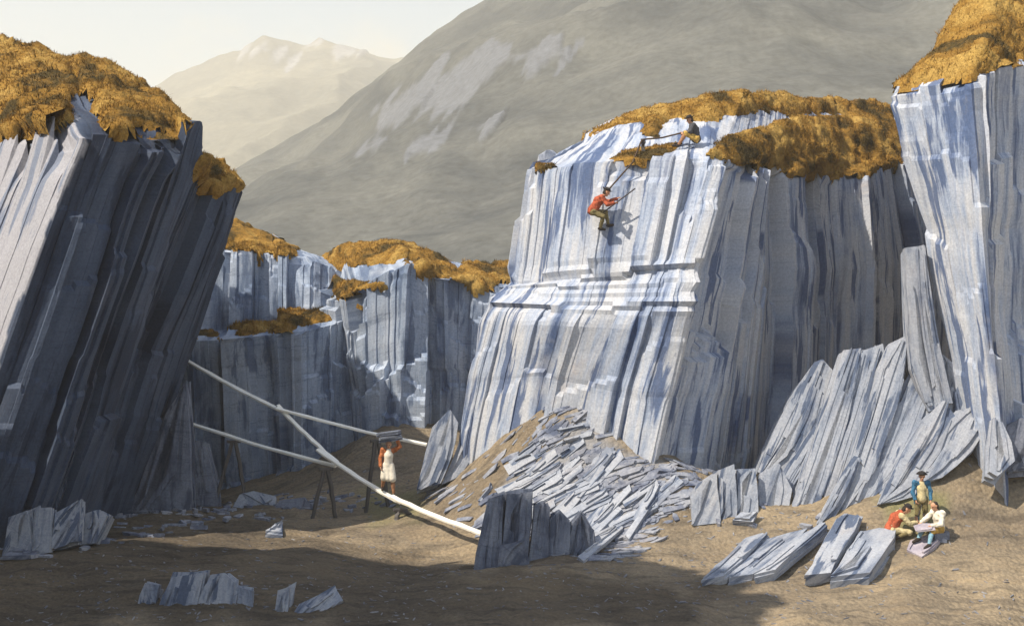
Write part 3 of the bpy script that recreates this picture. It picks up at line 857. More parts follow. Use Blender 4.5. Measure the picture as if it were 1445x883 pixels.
# ------------------------------------------------------------------ slate slabs and blocks
def plate_into(bm, pts, thick, rng, plies=3, jit=0.03, nrm=None, sub=0.5, along=None, strips=0):
    """split slate: a stack of thin plies behind the outline pts (3-D, seen front), with proud splinters on its face"""
    uvl = bm.loops.layers.uv.verify()
    pts = [Vector(p) for p in pts]
    if nrm is None:
        nrm = Vector((0, 0, 0))
        for i in range(len(pts)):
            nrm += (pts[i] - pts[0]).cross(pts[(i + 1) % len(pts)] - pts[0])
        nrm.normalize()
        if nrm.y < 0: nrm = -nrm           # away from the viewer's side: plies go back into the stack
    nrm = Vector(nrm).normalized()
    cen = sum(pts, Vector()) / len(pts)
    if along is None:
        a_ = np.array([p - cen for p in pts]); w_, v_ = np.linalg.eigh(a_.T @ a_)
        along = Vector(v_[:, -1])
    along = (along - nrm * along.dot(nrm)).normalized()
    acr = along.cross(nrm)
    o0 = rng.uniform(0, 50); o1 = rng.uniform(0, 50)
    def face(vs):
        try: f = bm.faces.new(vs)
        except ValueError: return
        for lp in f.loops:
            q = lp.vert.co - cen
            lp[uvl].uv = (q.dot(acr) + 1.3 * q.dot(nrm) + o0, q.dot(along) + o1)
    def prism(front, backp):
        f = [bm.verts.new(p) for p in front]; b = [bm.verts.new(p) for p in backp]
        n = len(f)
        face(f); face(list(reversed(b)))
        for i in range(n): face((f[i], b[i], b[(i + 1) % n], f[(i + 1) % n]))
    out = []
    for i in range(len(pts)):
        a, b = pts[i], pts[(i + 1) % len(pts)]
        n = max(1, int((b - a).length / sub))
        for k in range(n): out.append(a.lerp(b, k / n))
    z0 = 0.0
    for j in range(plies):
        th = thick / plies * rng.uniform(0.5, 1.5)
        sh = along * (rng.gauss(0, 0.05) if j else 0) + acr * (rng.gauss(0, 0.03) if j else 0)
        loop = []
        for p in out:
            e = along * rng.gauss(0, jit * 1.6) + acr * rng.gauss(0, jit * 0.7)
            loop.append(cen + (p - cen) * (1 - abs(rng.gauss(0, 0.015))) + e + sh)
        prism([p + nrm * (z0 + rng.gauss(0, jit * 0.2)) for p in loop], [p + nrm * (z0 + th) for p in loop])
        z0 += th + 0.004
    if strips:
        P2 = [((p - cen).dot(acr), (p - cen).dot(along)) for p in pts]
        l0 = min(p[1] for p in P2); l1 = max(p[1] for p in P2)
        def span(l):
            xs_ = []
            for i in range(len(P2)):
                (xa, ya), (xb, yb) = P2[i], P2[(i + 1) % len(P2)]
                if (ya > l) != (yb > l): xs_.append(xa + (xb - xa) * (l - ya) / (yb - ya))
            return (min(xs_), max(xs_)) if len(xs_) > 1 else None
        for k in range(strips):
            u0 = rng.uniform(0, 0.85); u1 = min(0.98, u0 + rng.uniform(0.06, 0.28))
            v0 = rng.choice((0.03, rng.uniform(0.03, 0.5))); v1 = min(0.97, v0 + rng.uniform(0.3, 0.95))
            th = rng.uniform(0.02, 0.10)
            pl_, pr_ = [], []
            for q in range(4):
                l = l0 + (l1 - l0) * (v0 + (v1 - v0) * q / 3)
                sp = span(l)
                if sp is None: continue
                for (lst, u) in ((pl_, u0), (pr_, u1)):
                    lst.append(cen + acr * (sp[0] + (sp[1] - sp[0]) * u + rng.gauss(0, 0.012)) + along * (l + rng.gauss(0, 0.04)))
            if len(pl_) < 3: continue
            ring = pl_ + pr_[::-1]
            prism([p - nrm * th for p in ring], [p + nrm * 0.03 for p in ring])

def finish(bm, name, mat, parent=None, origin=None):
    bmesh.ops.triangulate(bm, faces=bm.faces)
    bmesh.ops.recalc_face_normals(bm, faces=bm.faces)
    if origin is None:
        zs = min(v.co.z for v in bm.verts)
        n = len(bm.verts)
        origin = Vector((sum(v.co.x for v in bm.verts) / n, sum(v.co.y for v in bm.verts) / n, zs))
    for v in bm.verts: v.co -= origin
    me = bpy.data.meshes.new(name)
    bm.to_mesh(me); bm.free()
    me.materials.append(mat)
    o = bpy.data.objects.new(name, me)
    col.objects.link(o)
    o.location = origin
    if parent: o.parent = parent
    return o

def standing(name, label, cat, plates, mat, seed, group=None, plies=3, jit=0.035):
    """plates: (outline pixels, depth at foot, depth at top, thickness)"""
    rng = random.Random(seed)
    bm = bmesh.new()
    for pts, d0, d1, th in plates:
        k3 = max(1, len(pts) // 3)
        ys_ = [p[1] for p in pts]; y1, y0 = max(ys_), min(ys_)
        pp = []
        for (x, y) in pts:
            k = (y1 - y) / max(1e-6, y1 - y0)
            pp.append(P(x, y, d0 + (d1 - d0) * k))
        t3 = sorted(range(len(pts)), key=lambda q: pts[q][1])
        al = sum((Vector(pp[q]) for q in t3[:k3]), Vector()) / k3 - sum((Vector(pp[q]) for q in t3[-k3:]), Vector()) / k3
        area_ = (max(p[0] for p in pts) - min(p[0] for p in pts)) * (y1 - y0)
        plate_into(bm, pp, th, rng, plies, jit * 0.6, along=al, strips=max(2, int(area_ / 1300)))
    o = finish(bm, name, mat)
    tag(o, label, cat, group, 'thing')
    return o

G_LEAN = 'great slate slabs leaning against the foot of the right cliff'
lean = [
    ([(1066, 668), (1092, 606), (1122, 548), (1150, 512), (1160, 505), (1176, 520), (1172, 600), (1128, 680)], 39.4, 40.8, 1.2, 'leftmost great leaning slate slab, low and broad with a pointed top'),
    ([(1104, 748), (1128, 680), (1160, 590), (1190, 494), (1216, 490), (1206, 560), (1176, 660), (1148, 744)], 37.5, 39.7, 0.9, 'long pale leaning slate slab with a flat broken top, second from the left'),
    ([(1142, 744), (1170, 650), (1204, 550), (1216, 492), (1246, 486), (1250, 500), (1226, 590), (1184, 726)], 37.3, 39.5, 0.9, 'long leaning slate slab with a blunt square top, third from the left'),
    ([(1176, 732), (1204, 640), (1240, 520), (1254, 484), (1282, 474), (1272, 560), (1240, 650), (1212, 712)], 37.15, 39.2, 0.8, 'long leaning slate slab with a bright slanting top edge, left of the notched one'),
    ([(1204, 716), (1236, 630), (1268, 550), (1298, 500), (1322, 504), (1312, 580), (1276, 656), (1246, 712)], 37.0, 38.8, 0.8, 'leaning slate slab with a narrow notched top just left of the slim pillar'),
    ([(1238, 712), (1264, 655), (1302, 590), (1332, 560), (1350, 582), (1334, 640), (1288, 700)], 36.8, 38.2, 0.8, 'short leaning slate slab below the slim pillar, partly shaded'),
    ([(1282, 690), (1312, 620), (1348, 580), (1378, 572), (1396, 602), (1372, 636), (1330, 672)], 36.8, 37.9, 0.8, 'squat rightmost leaning slate slab at the top of the sandy slope'),
    ([(1086, 700), (1112, 655), (1150, 600), (1164, 606), (1140, 672), (1112, 716)], 38.3, 39.2, 0.6, 'short leaning slate slab filling the gap before the pointed leftmost one'),
    ([(1300, 610), (1312, 540), (1330, 500), (1352, 520), (1378, 585), (1352, 640)], 38.0, 38.9, 0.8, 'steep shaded slate slab between the slim pillar and the right cliff'),
    ([(1150, 742), (1176, 690), (1206, 640), (1216, 646), (1196, 700), (1172, 740)], 36.7, 37.6, 0.35, 'narrow loose slab leaning on the front of the great slabs'),
]
for i, (pts, d0, d1, th, lb) in enumerate(lean):
    dd = (0.0, 0.0, 0.3, -0.15, 0.25, 0.0, 0.2, 0.0, 0.0, 0.0)[i]
    standing('slate_slab', lb, 'slab', [(pts, d0 + dd, d1 + dd, th)], M_SLAB, 100 + i, G_LEAN, plies=4, jit=0.045)
standing('slate_pillar', 'slim pale upright slate pillar standing beside the right cliff', 'rock',
         [([(1285, 520), (1281, 430), (1279, 350), (1306, 344), (1312, 400), (1322, 470), (1345, 570), (1310, 580)], 38.2, 38.9, 0.8)], M_SLAB, 120, plies=4)
standing('slate_rock', 'pointed slate rock at the foot of the right cliff', 'rock',
         [([(1395, 668), (1397, 630), (1402, 586), (1412, 590), (1428, 625), (1432, 648), (1408, 672)], 36.2, 36.9, 0.6)], M_SLAB, 121)
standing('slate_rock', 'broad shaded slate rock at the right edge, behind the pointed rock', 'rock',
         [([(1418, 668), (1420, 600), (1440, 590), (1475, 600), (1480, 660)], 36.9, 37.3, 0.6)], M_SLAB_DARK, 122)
standing('slate_block', 'upright bundle of pale slate plates at the foot of the middle cliff', 'rock', [
    ([(976, 742), (974, 695), (985, 680), (1012, 664), (1016, 738)], 37.0, 37.5, 0.7),
    ([(1012, 740), (1014, 664), (1036, 655), (1040, 736)], 37.15, 37.6, 0.6),
    ([(1036, 737), (1040, 662), (1066, 660), (1072, 732)], 37.3, 37.8, 0.6),
    ([(1068, 734), (1072, 668), (1100, 655), (1118, 690), (1112, 722)], 37.6, 38.2, 0.6)], M_SLAB, 130)
standing('slate_block', 'pair of pale tilted slate blocks at the left foot of the scree', 'rock', [
    ([(588, 692), (600, 640), (612, 602), (636, 578), (646, 596), (640, 640), (622, 682)], 42.2, 42.9, 0.7),
    ([(622, 684), (640, 645), (652, 612), (700, 597), (694, 640), (660, 672)], 42.5, 43.0, 0.7)], M_SLAB, 131)
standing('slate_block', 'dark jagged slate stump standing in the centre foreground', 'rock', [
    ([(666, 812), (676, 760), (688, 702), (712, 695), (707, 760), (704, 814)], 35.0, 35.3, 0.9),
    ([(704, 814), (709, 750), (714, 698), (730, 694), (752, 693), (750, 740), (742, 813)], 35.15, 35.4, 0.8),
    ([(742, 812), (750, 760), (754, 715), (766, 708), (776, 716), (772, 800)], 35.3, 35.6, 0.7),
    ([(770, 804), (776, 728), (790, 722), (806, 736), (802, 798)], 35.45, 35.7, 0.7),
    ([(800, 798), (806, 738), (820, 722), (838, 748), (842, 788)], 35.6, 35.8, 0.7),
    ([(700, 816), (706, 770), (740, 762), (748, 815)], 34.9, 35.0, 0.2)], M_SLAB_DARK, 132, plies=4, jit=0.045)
standing('slate_block', 'broken row of upright slate plates at the bottom edge, left of the flat stone', 'rock', [
    ([(186, 880), (198, 840), (206, 822), (224, 824), (214, 880)], 31.0, 31.2, 0.4),
    ([(212, 884), (228, 845), (242, 812), (288, 808), (280, 850), (270, 888)], 30.9, 31.2, 0.5),
    ([(268, 888), (282, 840), (296, 812), (318, 808), (330, 822), (324, 888)], 30.95, 31.25, 0.5),
    ([(322, 887), (332, 826), (356, 832), (356, 884)], 31.15, 31.3, 0.5)], M_SLAB, 133, plies=3)
standing('slate_block', 'low split stone at the bottom edge, right of the plate row', 'rock', [
    ([(384, 878), (392, 832), (410, 826), (404, 872)], 30.9, 31.1, 0.4),
    ([(400, 884), (420, 852), (446, 840), (472, 826), (482, 846), (452, 872), (432, 886)], 30.8, 31.3, 0.35)], M_SLAB, 134)
standing('slate_block', 'cluster of upright slate plates at the foot of the dark left cliff', 'rock', [
    ([(2, 790), (12, 728), (40, 718), (46, 786)], 34.2, 34.4, 0.7),
    ([(42, 786), (50, 714), (72, 716), (70, 778)], 34.3, 34.6, 0.6),
    ([(70, 776), (78, 722), (98, 714), (114, 704), (108, 764)], 34.5, 34.9, 0.7),
    ([(104, 768), (120, 722), (138, 720), (152, 728), (134, 768)], 35.2, 35.5, 0.6)], M_SLAB, 135)
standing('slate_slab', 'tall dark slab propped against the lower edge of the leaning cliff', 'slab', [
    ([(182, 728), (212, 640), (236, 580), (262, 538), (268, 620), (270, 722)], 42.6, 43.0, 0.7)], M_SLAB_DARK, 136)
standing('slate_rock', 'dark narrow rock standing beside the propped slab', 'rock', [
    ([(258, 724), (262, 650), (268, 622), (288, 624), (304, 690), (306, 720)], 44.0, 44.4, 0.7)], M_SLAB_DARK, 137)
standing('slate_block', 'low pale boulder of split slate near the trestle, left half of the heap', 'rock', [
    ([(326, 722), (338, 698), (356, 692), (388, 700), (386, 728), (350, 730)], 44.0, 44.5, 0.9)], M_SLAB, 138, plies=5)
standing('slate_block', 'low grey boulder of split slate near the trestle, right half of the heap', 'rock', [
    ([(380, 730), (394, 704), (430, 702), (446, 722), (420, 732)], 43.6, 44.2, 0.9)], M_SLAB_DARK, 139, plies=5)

def lying(name, label, cat, outline, mat, seed, thick=0.12, lift=0.0, group=None, plies=3, tilt=None, jit=0.02, strips=3):
    rng = random.Random(seed)
    pts = [gh(x, y) for x, y in outline]
    c = sum(pts, Vector()) / len(pts)
    # best plane through the ground points
    A = np.array([(p.x - c.x, p.y - c.y, 1) for p in pts]); z = np.array([p.z for p in pts])
    k = np.linalg.lstsq(A, z, rcond=None)[0]
    nrm = Vector((-k[0], -k[1], 1)).normalized()
    top = [Vector((p.x, p.y, k[0] * (p.x - c.x) + k[1] * (p.y - c.y) + k[2] + thick + lift + (tilt * (p.x - c.x) if tilt else 0))) for p in pts]
    bm = bmesh.new()
    plate_into(bm, top, thick + 0.1, rng, plies, jit, nrm=-nrm, strips=strips)
    o = finish(bm, name, mat)
    tag(o, label, cat, group, 'thing')
    return o
G_FLAT = 'flat slate slabs lying on the sandy slope'
lying('slate_slab', 'longest flat slab of the low slate heap, leftmost on the sandy slope', 'slab', [(988, 828), (1052, 772), (1075, 760), (1086, 766), (1022, 826)], M_SLAB, 150, 0.22, group=G_FLAT)
lying('slate_slab', 'broad flat slab in the middle of the low slate heap', 'slab', [(1026, 826), (1082, 770), (1140, 752), (1128, 772), (1062, 820)], M_SLAB, 151, 0.20, group=G_FLAT)
lying('slate_slab', 'narrow flat slab on the right side of the low slate heap', 'slab', [(1064, 824), (1130, 772), (1160, 748), (1168, 756), (1092, 820)], M_SLAB, 152, 0.30, group=G_FLAT)
lying('slate_slab', 'narrow thick slab left of the broad slab beside the seated workers', 'slab', [(1136, 828), (1180, 752), (1192, 738), (1216, 742), (1212, 762), (1172, 826)], M_SLAB, 153, 0.34, group=G_FLAT)
lying('slate_slab', 'broad thick pale slab lying just below the worker in red', 'slab', [(1172, 832), (1212, 768), (1240, 758), (1264, 764), (1262, 776), (1226, 826)], M_SLAB, 154, 0.32, group=G_FLAT)
lying('slate_stone', 'small square stone on the sand below the upright plates', 'stone', [(1036, 744), (1046, 732), (1068, 734), (1062, 746)], M_SLAB, 155, 0.22)
lying('slate_stone', 'small pale stone lying alone on the dark floor', 'stone', [(374, 756), (384, 748), (398, 744), (397, 758)], M_SLAB, 156, 0.16)
lying('slate_slab', 'flat thin slab lying in front of the plate cluster at the left cliff foot', 'slab', [(2, 792), (20, 776), (62, 774), (50, 788)], M_SLAB_DARK, 157, 0.12)
lying('slate_slab', 'lilac grey roofing slate lying on the ground at the feet of the seated splitter', 'slab', [(1280, 778), (1284, 766), (1318, 756), (1334, 758), (1318, 778), (1300, 787)], M_SLAB_LILAC, 158, 0.07, plies=2)
# biggest loose slabs of the scree
rng_s = random.Random(5)
lab_s = 'blue grey slate slab lying loose on the scree below the pale cliff'
scree_poly = [(650, 712), (730, 640), (805, 565), (870, 655), (960, 680), (940, 720), (860, 775), (760, 755), (690, 735)]
cnt = 0
while cnt < 46:
    x = rng_s.uniform(640, 960); y = rng_s.uniform(570, 775)
    if poly_sd(np.array([x]), np.array([y]), scree_poly)[0] < 6: continue
    big = x > 700 and y > 640
    ln = rng_s.uniform(40, 95) if big else rng_s.uniform(24, 50)
    wd = rng_s.uniform(10, 24) if big else rng_s.uniform(6, 12)
    if not big and x < 720 and rng_s.random() < 0.6: continue
    a = R(rng_s.gauss(30, 10)) if x < 830 else R(rng_s.gauss(44, 10))
    ux, uy = math.cos(a), -math.sin(a); vx, vy = -uy * 0.9, ux * 0.9
    q = [(x - ux * ln / 2, y - uy * ln / 2), (x + ux * ln / 2, y + uy * ln / 2), (x + ux * ln * 0.42 + vx * wd, y + uy * ln * 0.42 + vy * wd * 0.6), (x - ux * ln / 2 + vx * wd, y - uy * ln / 2 + vy * wd * 0.6)]
    lying('slate_slab', lab_s, 'slab', q, M_SLAB, 300 + cnt, rng_s.uniform(0.06, 0.2), group='loose slabs on the scree', plies=2, strips=1)
    cnt += 1

SCREE_DIR = gh(790, 575) - gh(650, 688)
def chips(name, label, n, accept, size, mat, seed, align=True, fat=1.0):
    rng = np.random.default_rng(seed)
    V = []; Fc = []
    k = 0
    m_ = n * 40
    X_ = rng.uniform(-14, 17, m_); Y_ = rng.uniform(30, 50, m_)
    Z_ = ground_z(X_, Y_)
    h0 = ground_base(X_, Y_)
    GX = (ground_base(X_ + 0.3, Y_) - h0) / 0.3; GY = (ground_base(X_, Y_ + 0.3) - h0) / 0.3
    for q_ in range(m_):
        if k >= n: break
        x, y, z = float(X_[q_]), float(Y_[q_]), float(Z_[q_])
        px, py = proj(np.array((x, y, z)))
        if rng.random() > accept(float(px), float(py)): continue
        s = rng.uniform(*size) * rng.uniform(0.4, 1) ** 0.5
        ln, wd, th = s, s * rng.uniform(0.10, 0.34) * (1 + 0.35 * (fat - 1)), s * rng.uniform(0.03, 0.09) * fat + 0.008
        gr = Vector((GX[q_], GY[q_], 0))
        nv = Vector((-gr.x, -gr.y, 1)).normalized()
        dn = SCREE_DIR if align else Vector((rng.normal(), rng.normal(), 0))
        dn = Matrix.Rotation(rng.normal(0, 0.3), 3, 'Z') @ dn
        dn = (dn - nv * dn.dot(nv)).normalized()
        e = Matrix((dn, nv.cross(dn), nv)).transposed() @ Matrix.Rotation(rng.normal(0, 0.08), 3, 'Y') @ Matrix.Rotation(rng.normal(0, 0.15), 3, 'X')
        c = Vector((x, y, z + th * 0.4))
        b0 = len(V)
        oc = [(-.5, -.4), (.3, -.5), (.5, .1), (.1, .5), (-.45, .35)]
        for zz in (-.5, .5):
            for (a, b) in oc:
                V.append(c + e @ Vector((ln * (a + rng.normal(0, .05)), wd * (b + rng.normal(0, .06)), th * zz)))
        Fc.append([b0 + i for i in (4, 3, 2, 1, 0)]); Fc.append([b0 + 5 + i for i in range(5)])
        for i in range(5):
            Fc.append([b0 + i, b0 + (i + 1) % 5, b0 + 5 + (i + 1) % 5, b0 + 5 + i])
        k += 1
    o = link_mesh(name, V, Fc, mat)
    tag(o, label, 'rubble', kind='stuff')
    return o
def acc_scree(px, py):
    s = float(poly_sd(np.array([px]), np.array([py]), [(600, 700), (700, 630), (800, 555), (880, 650), (980, 665), (980, 720), (870, 785), (740, 765), (670, 745)])[0])
    k = min(1, max(0, (s + 14) / 30))
    return k * (0.12 if px < 700 + (700 - py) * 0.62 else 1.0)
def acc_floor(px, py):
    if py > 890 or px < -20 or px > 1470: return 0
    return 0.25 + 0.75 * (880 < px < 1150 and 720 < py < 830) + 0.4 * (py > 800)
chips('slate_scree', 'scree of blue grey slate splinters heaped under the pale cliff', 2300, acc_scree, (0.12, 0.95), M_CHIP, 71)
chips('rubble', 'small slate chips scattered over the brown quarry floor', 2400, acc_floor, (0.04, 0.22), M_CHIP_DARK, 72, align=False)

def acc_foot(px, py):
    p = [[(-10, 770), (160, 725), (270, 705), (520, 690), (560, 715), (300, 745), (120, 775), (0, 800)], [(880, 655), (1090, 668), (1110, 740), (960, 760), (880, 700)],
         [(1110, 745), (1240, 700), (1390, 640), (1400, 665), (1250, 720), (1120, 765)]]
    return 1.0 if max(float(poly_sd(np.array([px]), np.array([py]), q)[0]) for q in p) > 0 else 0.0
chips('rubble', 'broken slate rubble lying along the feet of the cliffs', 420, acc_foot, (0.15, 0.6), M_CHIP, 73, align=False, fat=3.2)

# ------------------------------------------------------------------ planks and trestles
def bar(name, a, b, w, h, mat, parent=None, roll=0.0, seed=0, sag=0.0, taper=0.0, seg=10):
    """a timber from a to b, local X along its length"""
    a = Vector(a); b = Vector(b)
    d = b - a; L_ = d.length
    x = d.normalized()
    z = (Vector((0, 0, 1)) - x * x.z)
    if z.length < 1e-3: z = Vector((0, 1, 0))
    z.normalize(); y = z.cross(x)
    rot = Matrix((x, y, z)).transposed().to_4x4()
    rng = random.Random(seed)
    bm = bmesh.new()
    rings = []
    for i in range(seg + 1):
        u = i / seg
        ww = w * (1 - taper * u) / 2; hh = h * (1 - taper * u) / 2
        oy = rng.gauss(0, w * 0.06); oz = -sag * math.sin(math.pi * u) + rng.gauss(0, h * 0.07)
        ww *= rng.uniform(0.86, 1.08); hh *= rng.uniform(0.85, 1.1)
        c_ = min(ww, hh) * 0.3
        prof = [(-ww + c_, -hh), (ww - c_, -hh), (ww, -hh + c_), (ww, hh - c_), (ww - c_, hh), (-ww + c_, hh), (-ww, hh - c_), (-ww, -hh + c_)]
        cr, sr = math.cos(roll), math.sin(roll)
        rings.append([bm.verts.new((u * L_, oy + p * cr - q * sr, oz + p * sr + q * cr)) for p, q in prof])
    for r0, r1 in zip(rings, rings[1:]):
        for i in range(8):
            bm.faces.new((r0[i], r0[(i + 1) % 8], r1[(i + 1) % 8], r1[i]))
    bm.faces.new(list(reversed(rings[0]))); bm.faces.new(rings[-1])
    bmesh.ops.recalc_face_normals(bm, faces=bm.faces)
    me = bpy.data.meshes.new(name); bm.to_mesh(me); bm.free()
    me.materials.append(mat)
    o = bpy.data.objects.new(name, me)
    col.objects.link(o)
    M = Matrix.Translation(a) @ rot
    if parent is not None:
        o.parent = parent
        o.matrix_local = parent.matrix_basis.inverted() @ M
    else:
        o.matrix_world = M
    return o
G_PL = 'bleached planks of the quarry gangway'
planks = [
    ((254, 503, 46.5), (402, 582, 43.2), 'upper pale plank sloping down from the dark leaning cliff', 0.16, 0.085),
    ((392, 572, 43.3), (476, 652, 42.0), 'short steep pale plank below the fork of the gangway', 0.16, 0.085),
    ((448, 634, 42.2), (566, 709, 40.8), 'pale plank under the feet of the load carrier', 0.175, 0.085),
    ((552, 700, 40.7), (692, 756, 37.3), 'lowest pale plank ending at the dark jagged stump', 0.175, 0.085),
    ((390, 576, 43.1), (602, 627, 43.0), 'nearly level pale plank running behind the load carrier to the pale blocks', 0.15, 0.08),
    ((258, 594, 45.5), (474, 657, 42.1), 'lower pale plank sloping from the dark cliff foot to the middle trestle', 0.16, 0.085),
]
plank_obs = []
for i, (a, b, lb, w_, h_) in enumerate(planks):
    o = bar('plank', P(*a), P(*b), w_, h_, M_PLANK, roll=R(14), seed=40 + i, sag=0.06)
    tag(o, lb, 'plank', G_PL); plank_obs.append(o)
def trestle(top, feet, label, width=0.45):
    t = Vector(P(*top))
    root = empty('trestle', (t.x, t.y, t.z - 1.0))
    tag(root, label, 'trestle', 'timber trestles under the gangway')
    bar('crossbeam', t + Vector((-0.22, -0.08, -0.02)), t + Vector((0.22, 0.08, -0.02)), 0.12, 0.10, M_TRESTLE, root, seed=3, seg=3)
    for k, (fx, fy) in enumerate(feet):
        f = gh(fx, fy)
        # keep the leg about under the beam
        d = t.y + (0.15 if k % 2 else -0.15)
        f2 = Vector(P(fx, fy, d)); f2.z = min(f2.z, gz_at(f2.x, f2.y)) if f2.z < gz_at(f2.x, f2.y) + 1.0 else gz_at(f2.x, f2.y)
        f2.z = gz_at(f2.x, f2.y) - 0.06
        s = -1 if k % 2 == 0 else 1
        bar('leg', t + Vector((0.07 * s, 0.02 * s, -0.04)), f2, 0.15, 0.13, M_TRESTLE, root, seed=5 + k, taper=0.15, seg=6)
    return root
trestle((330, 622, 44.6), [(302, 692), (348, 690)], 'spindly dark trestle under the lower plank by the pale boulder heap')
trestle((460, 661, 42.05), [(440, 714), (474, 708)], 'dark trestle where the gangway planks meet, middle of the floor')
trestle((565, 718, 40.75), [(559, 752), (582, 744)], 'short dark trestle just below the load carrier')
trestle((532, 621, 43.1), [(516, 672), (548, 672)], 'dark trestle under the level plank left of the load carrier')

# ------------------------------------------------------------------ people: capsule bodies meshed as one surface
def surface_nets(dist, org, h):
    ins = dist < 0
    nx, ny, nz = dist.shape
    c = np.zeros((nx - 1, ny - 1, nz - 1), np.int8)
    for a in (0, 1):
        for b in (0, 1):
            for d in (0, 1):
                c += ins[a:nx - 1 + a, b:ny - 1 + b, d:nz - 1 + d]
    act = (c > 0) & (c < 8)
    idx = -np.ones(act.shape, np.int64)
    ijk = np.argwhere(act)
    idx[act] = np.arange(len(ijk))
    acc = np.zeros((len(ijk), 3)); cn = np.zeros(len(ijk))
    cor = [(0, 0, 0), (1, 0, 0), (0, 1, 0), (0, 0, 1), (1, 1, 0), (1, 0, 1), (0, 1, 1), (1, 1, 1)]
    for a in cor:
        for ax in range(3):
            if a[ax]: continue
            b = list(a); b[ax] = 1
            d0 = dist[ijk[:, 0] + a[0], ijk[:, 1] + a[1], ijk[:, 2] + a[2]]
            d1 = dist[ijk[:, 0] + b[0], ijk[:, 1] + b[1], ijk[:, 2] + b[2]]
            x = (d0 < 0) != (d1 < 0)
            t = np.where(x, d0 / (d0 - d1 + 1e-12), 0)
            p = np.tile(np.array(a, float), (len(ijk), 1)); p[:, ax] += t
            acc += p * x[:, None]; cn += x
    V = (ijk + acc / np.maximum(cn, 1)[:, None]) * h + org
    Fs = []
    for ax in range(3):
        u, v = (ax + 1) % 3, (ax + 2) % 3
        sl0 = [slice(None)] * 3; sl1 = [slice(None)] * 3
        sl0[ax] = slice(0, -1); sl1[ax] = slice(1, None)
        e = ins[tuple(sl0)] != ins[tuple(sl1)]
        pos = np.argwhere(e)
        ok = (pos[:, u] > 0) & (pos[:, v] > 0) & (pos[:, u] < dist.shape[u] - 1) & (pos[:, v] < dist.shape[v] - 1)
        pos = pos[ok]
        fl = ins[tuple(sl0)][pos[:, 0], pos[:, 1], pos[:, 2]]
        q = []
        for (du, dv) in ((1, 1), (0, 1), (0, 0), (1, 0)):
            p = pos.copy(); p[:, u] -= du; p[:, v] -= dv
            q.append(idx[p[:, 0], p[:, 1], p[:, 2]])
        q = np.stack(q, 1)
        q[~fl] = q[~fl][:, ::-1]
        Fs.append(q)
    return V, np.vstack(Fs)

def capsule_mesh(caps, h=0.013, k=0.02, noise=0.0, seed=0):
    """caps: (a, b, ra, rb[, flatten (sx,sy,sz)]) -> one blended surface"""
    A = np.array([c[0] for c in caps], float); B = np.array([c[1] for c in caps], float)
    rm = max(max(c[2], c[3]) for c in caps) + 0.05
    lo = np.minimum(A, B).min(0) - rm; hi = np.maximum(A, B).max(0) + rm
    n = np.ceil((hi - lo) / h).astype(int) + 1
    D = np.full(n, 1.0)
    ax = [lo[i] + np.arange(n[i]) * h for i in range(3)]
    for c in caps:
        a, b, ra, rb = np.array(c[0], float), np.array(c[1], float), c[2], c[3]
        m = max(ra, rb) * 1.3 + 0.06
        l = np.clip(((np.minimum(a, b) - m - lo) / h).astype(int), 0, n - 1)
        u = np.clip(((np.maximum(a, b) + m - lo) / h).astype(int) + 2, 1, n)
        X, Y, Z = np.meshgrid(ax[0][l[0]:u[0]], ax[1][l[1]:u[1]], ax[2][l[2]:u[2]], indexing='ij')
        Pp = np.stack([X, Y, Z], -1)
        if len(c) > 4:
            f = np.array(c[4], float)
            Pq = Pp / f; a = a / f; b = b / f; mul = f.min()
        else:
            Pq = Pp; mul = 1.0
        ba = b - a; L2 = (ba * ba).sum() + 1e-9
        t = np.clip(((Pq - a) * ba).sum(-1) / L2, 0, 1)
        d = (np.linalg.norm(Pq - a - t[..., None] * ba, axis=-1) - (ra + (rb - ra) * t)) * mul
        if noise:
            d = d + noise * fbm(Pp * 14, 2, seed)
        s = D[l[0]:u[0], l[1]:u[1], l[2]:u[2]]
        hh = np.clip(0.5 + 0.5 * (s - d) / k, 0, 1)
        D[l[0]:u[0], l[1]:u[1], l[2]:u[2]] = s * (1 - hh) + d * hh - k * hh * (1 - hh)
    return surface_nets(D, lo, h)

def lerp3(a, b, t):
    return tuple(a[i] + (b[i] - a[i]) * t for i in range(3))

def hand_caps(wrist, direc, palm_n, curl=0.5, side=1):
    """palm, four fingers bending in knuckles, thumb from the palm's side"""
    d = Vector(direc).normalized(); n = Vector(palm_n); n = (n - d * n.dot(d)).normalized()
    s = d.cross(n) * side
    w0 = Vector(wrist)
    pc = w0 + d * 0.09
    caps = []
    for k, off in enumerate((-0.03, -0.01, 0.01, 0.03)):
        base = w0 + d * 0.085 + s * off
        caps.append((w0 + d * 0.01 + s * off * 0.6, base, 0.014, 0.013))
        ln = (0.075, 0.088, 0.082, 0.062)[k]
        p = base; ang = 0.25 * curl
        for seg in range(3):
            ang += curl * 0.75
            q = p + (d * math.cos(ang) + n * math.sin(ang)) * ln * (0.42, 0.33, 0.25)[seg]
            caps.append((p, q, 0.0095 - 0.0012 * seg, 0.0083 - 0.0012 * seg)); p = q
    t0 = w0 + d * 0.03 - s * 0.03
    t1 = t0 + (d * 0.55 - s * 0.7 + n * 0.35).normalized() * 0.042
    t2 = t1 + (d * 0.8 - s * 0.15 + n * 0.5).normalized() * 0.035
    caps += [(t0, t1, 0.014, 0.011), (t1, t2, 0.011, 0.009)]
    return [(tuple(a), tuple(b), ra, rb) for a, b, ra, rb in caps]

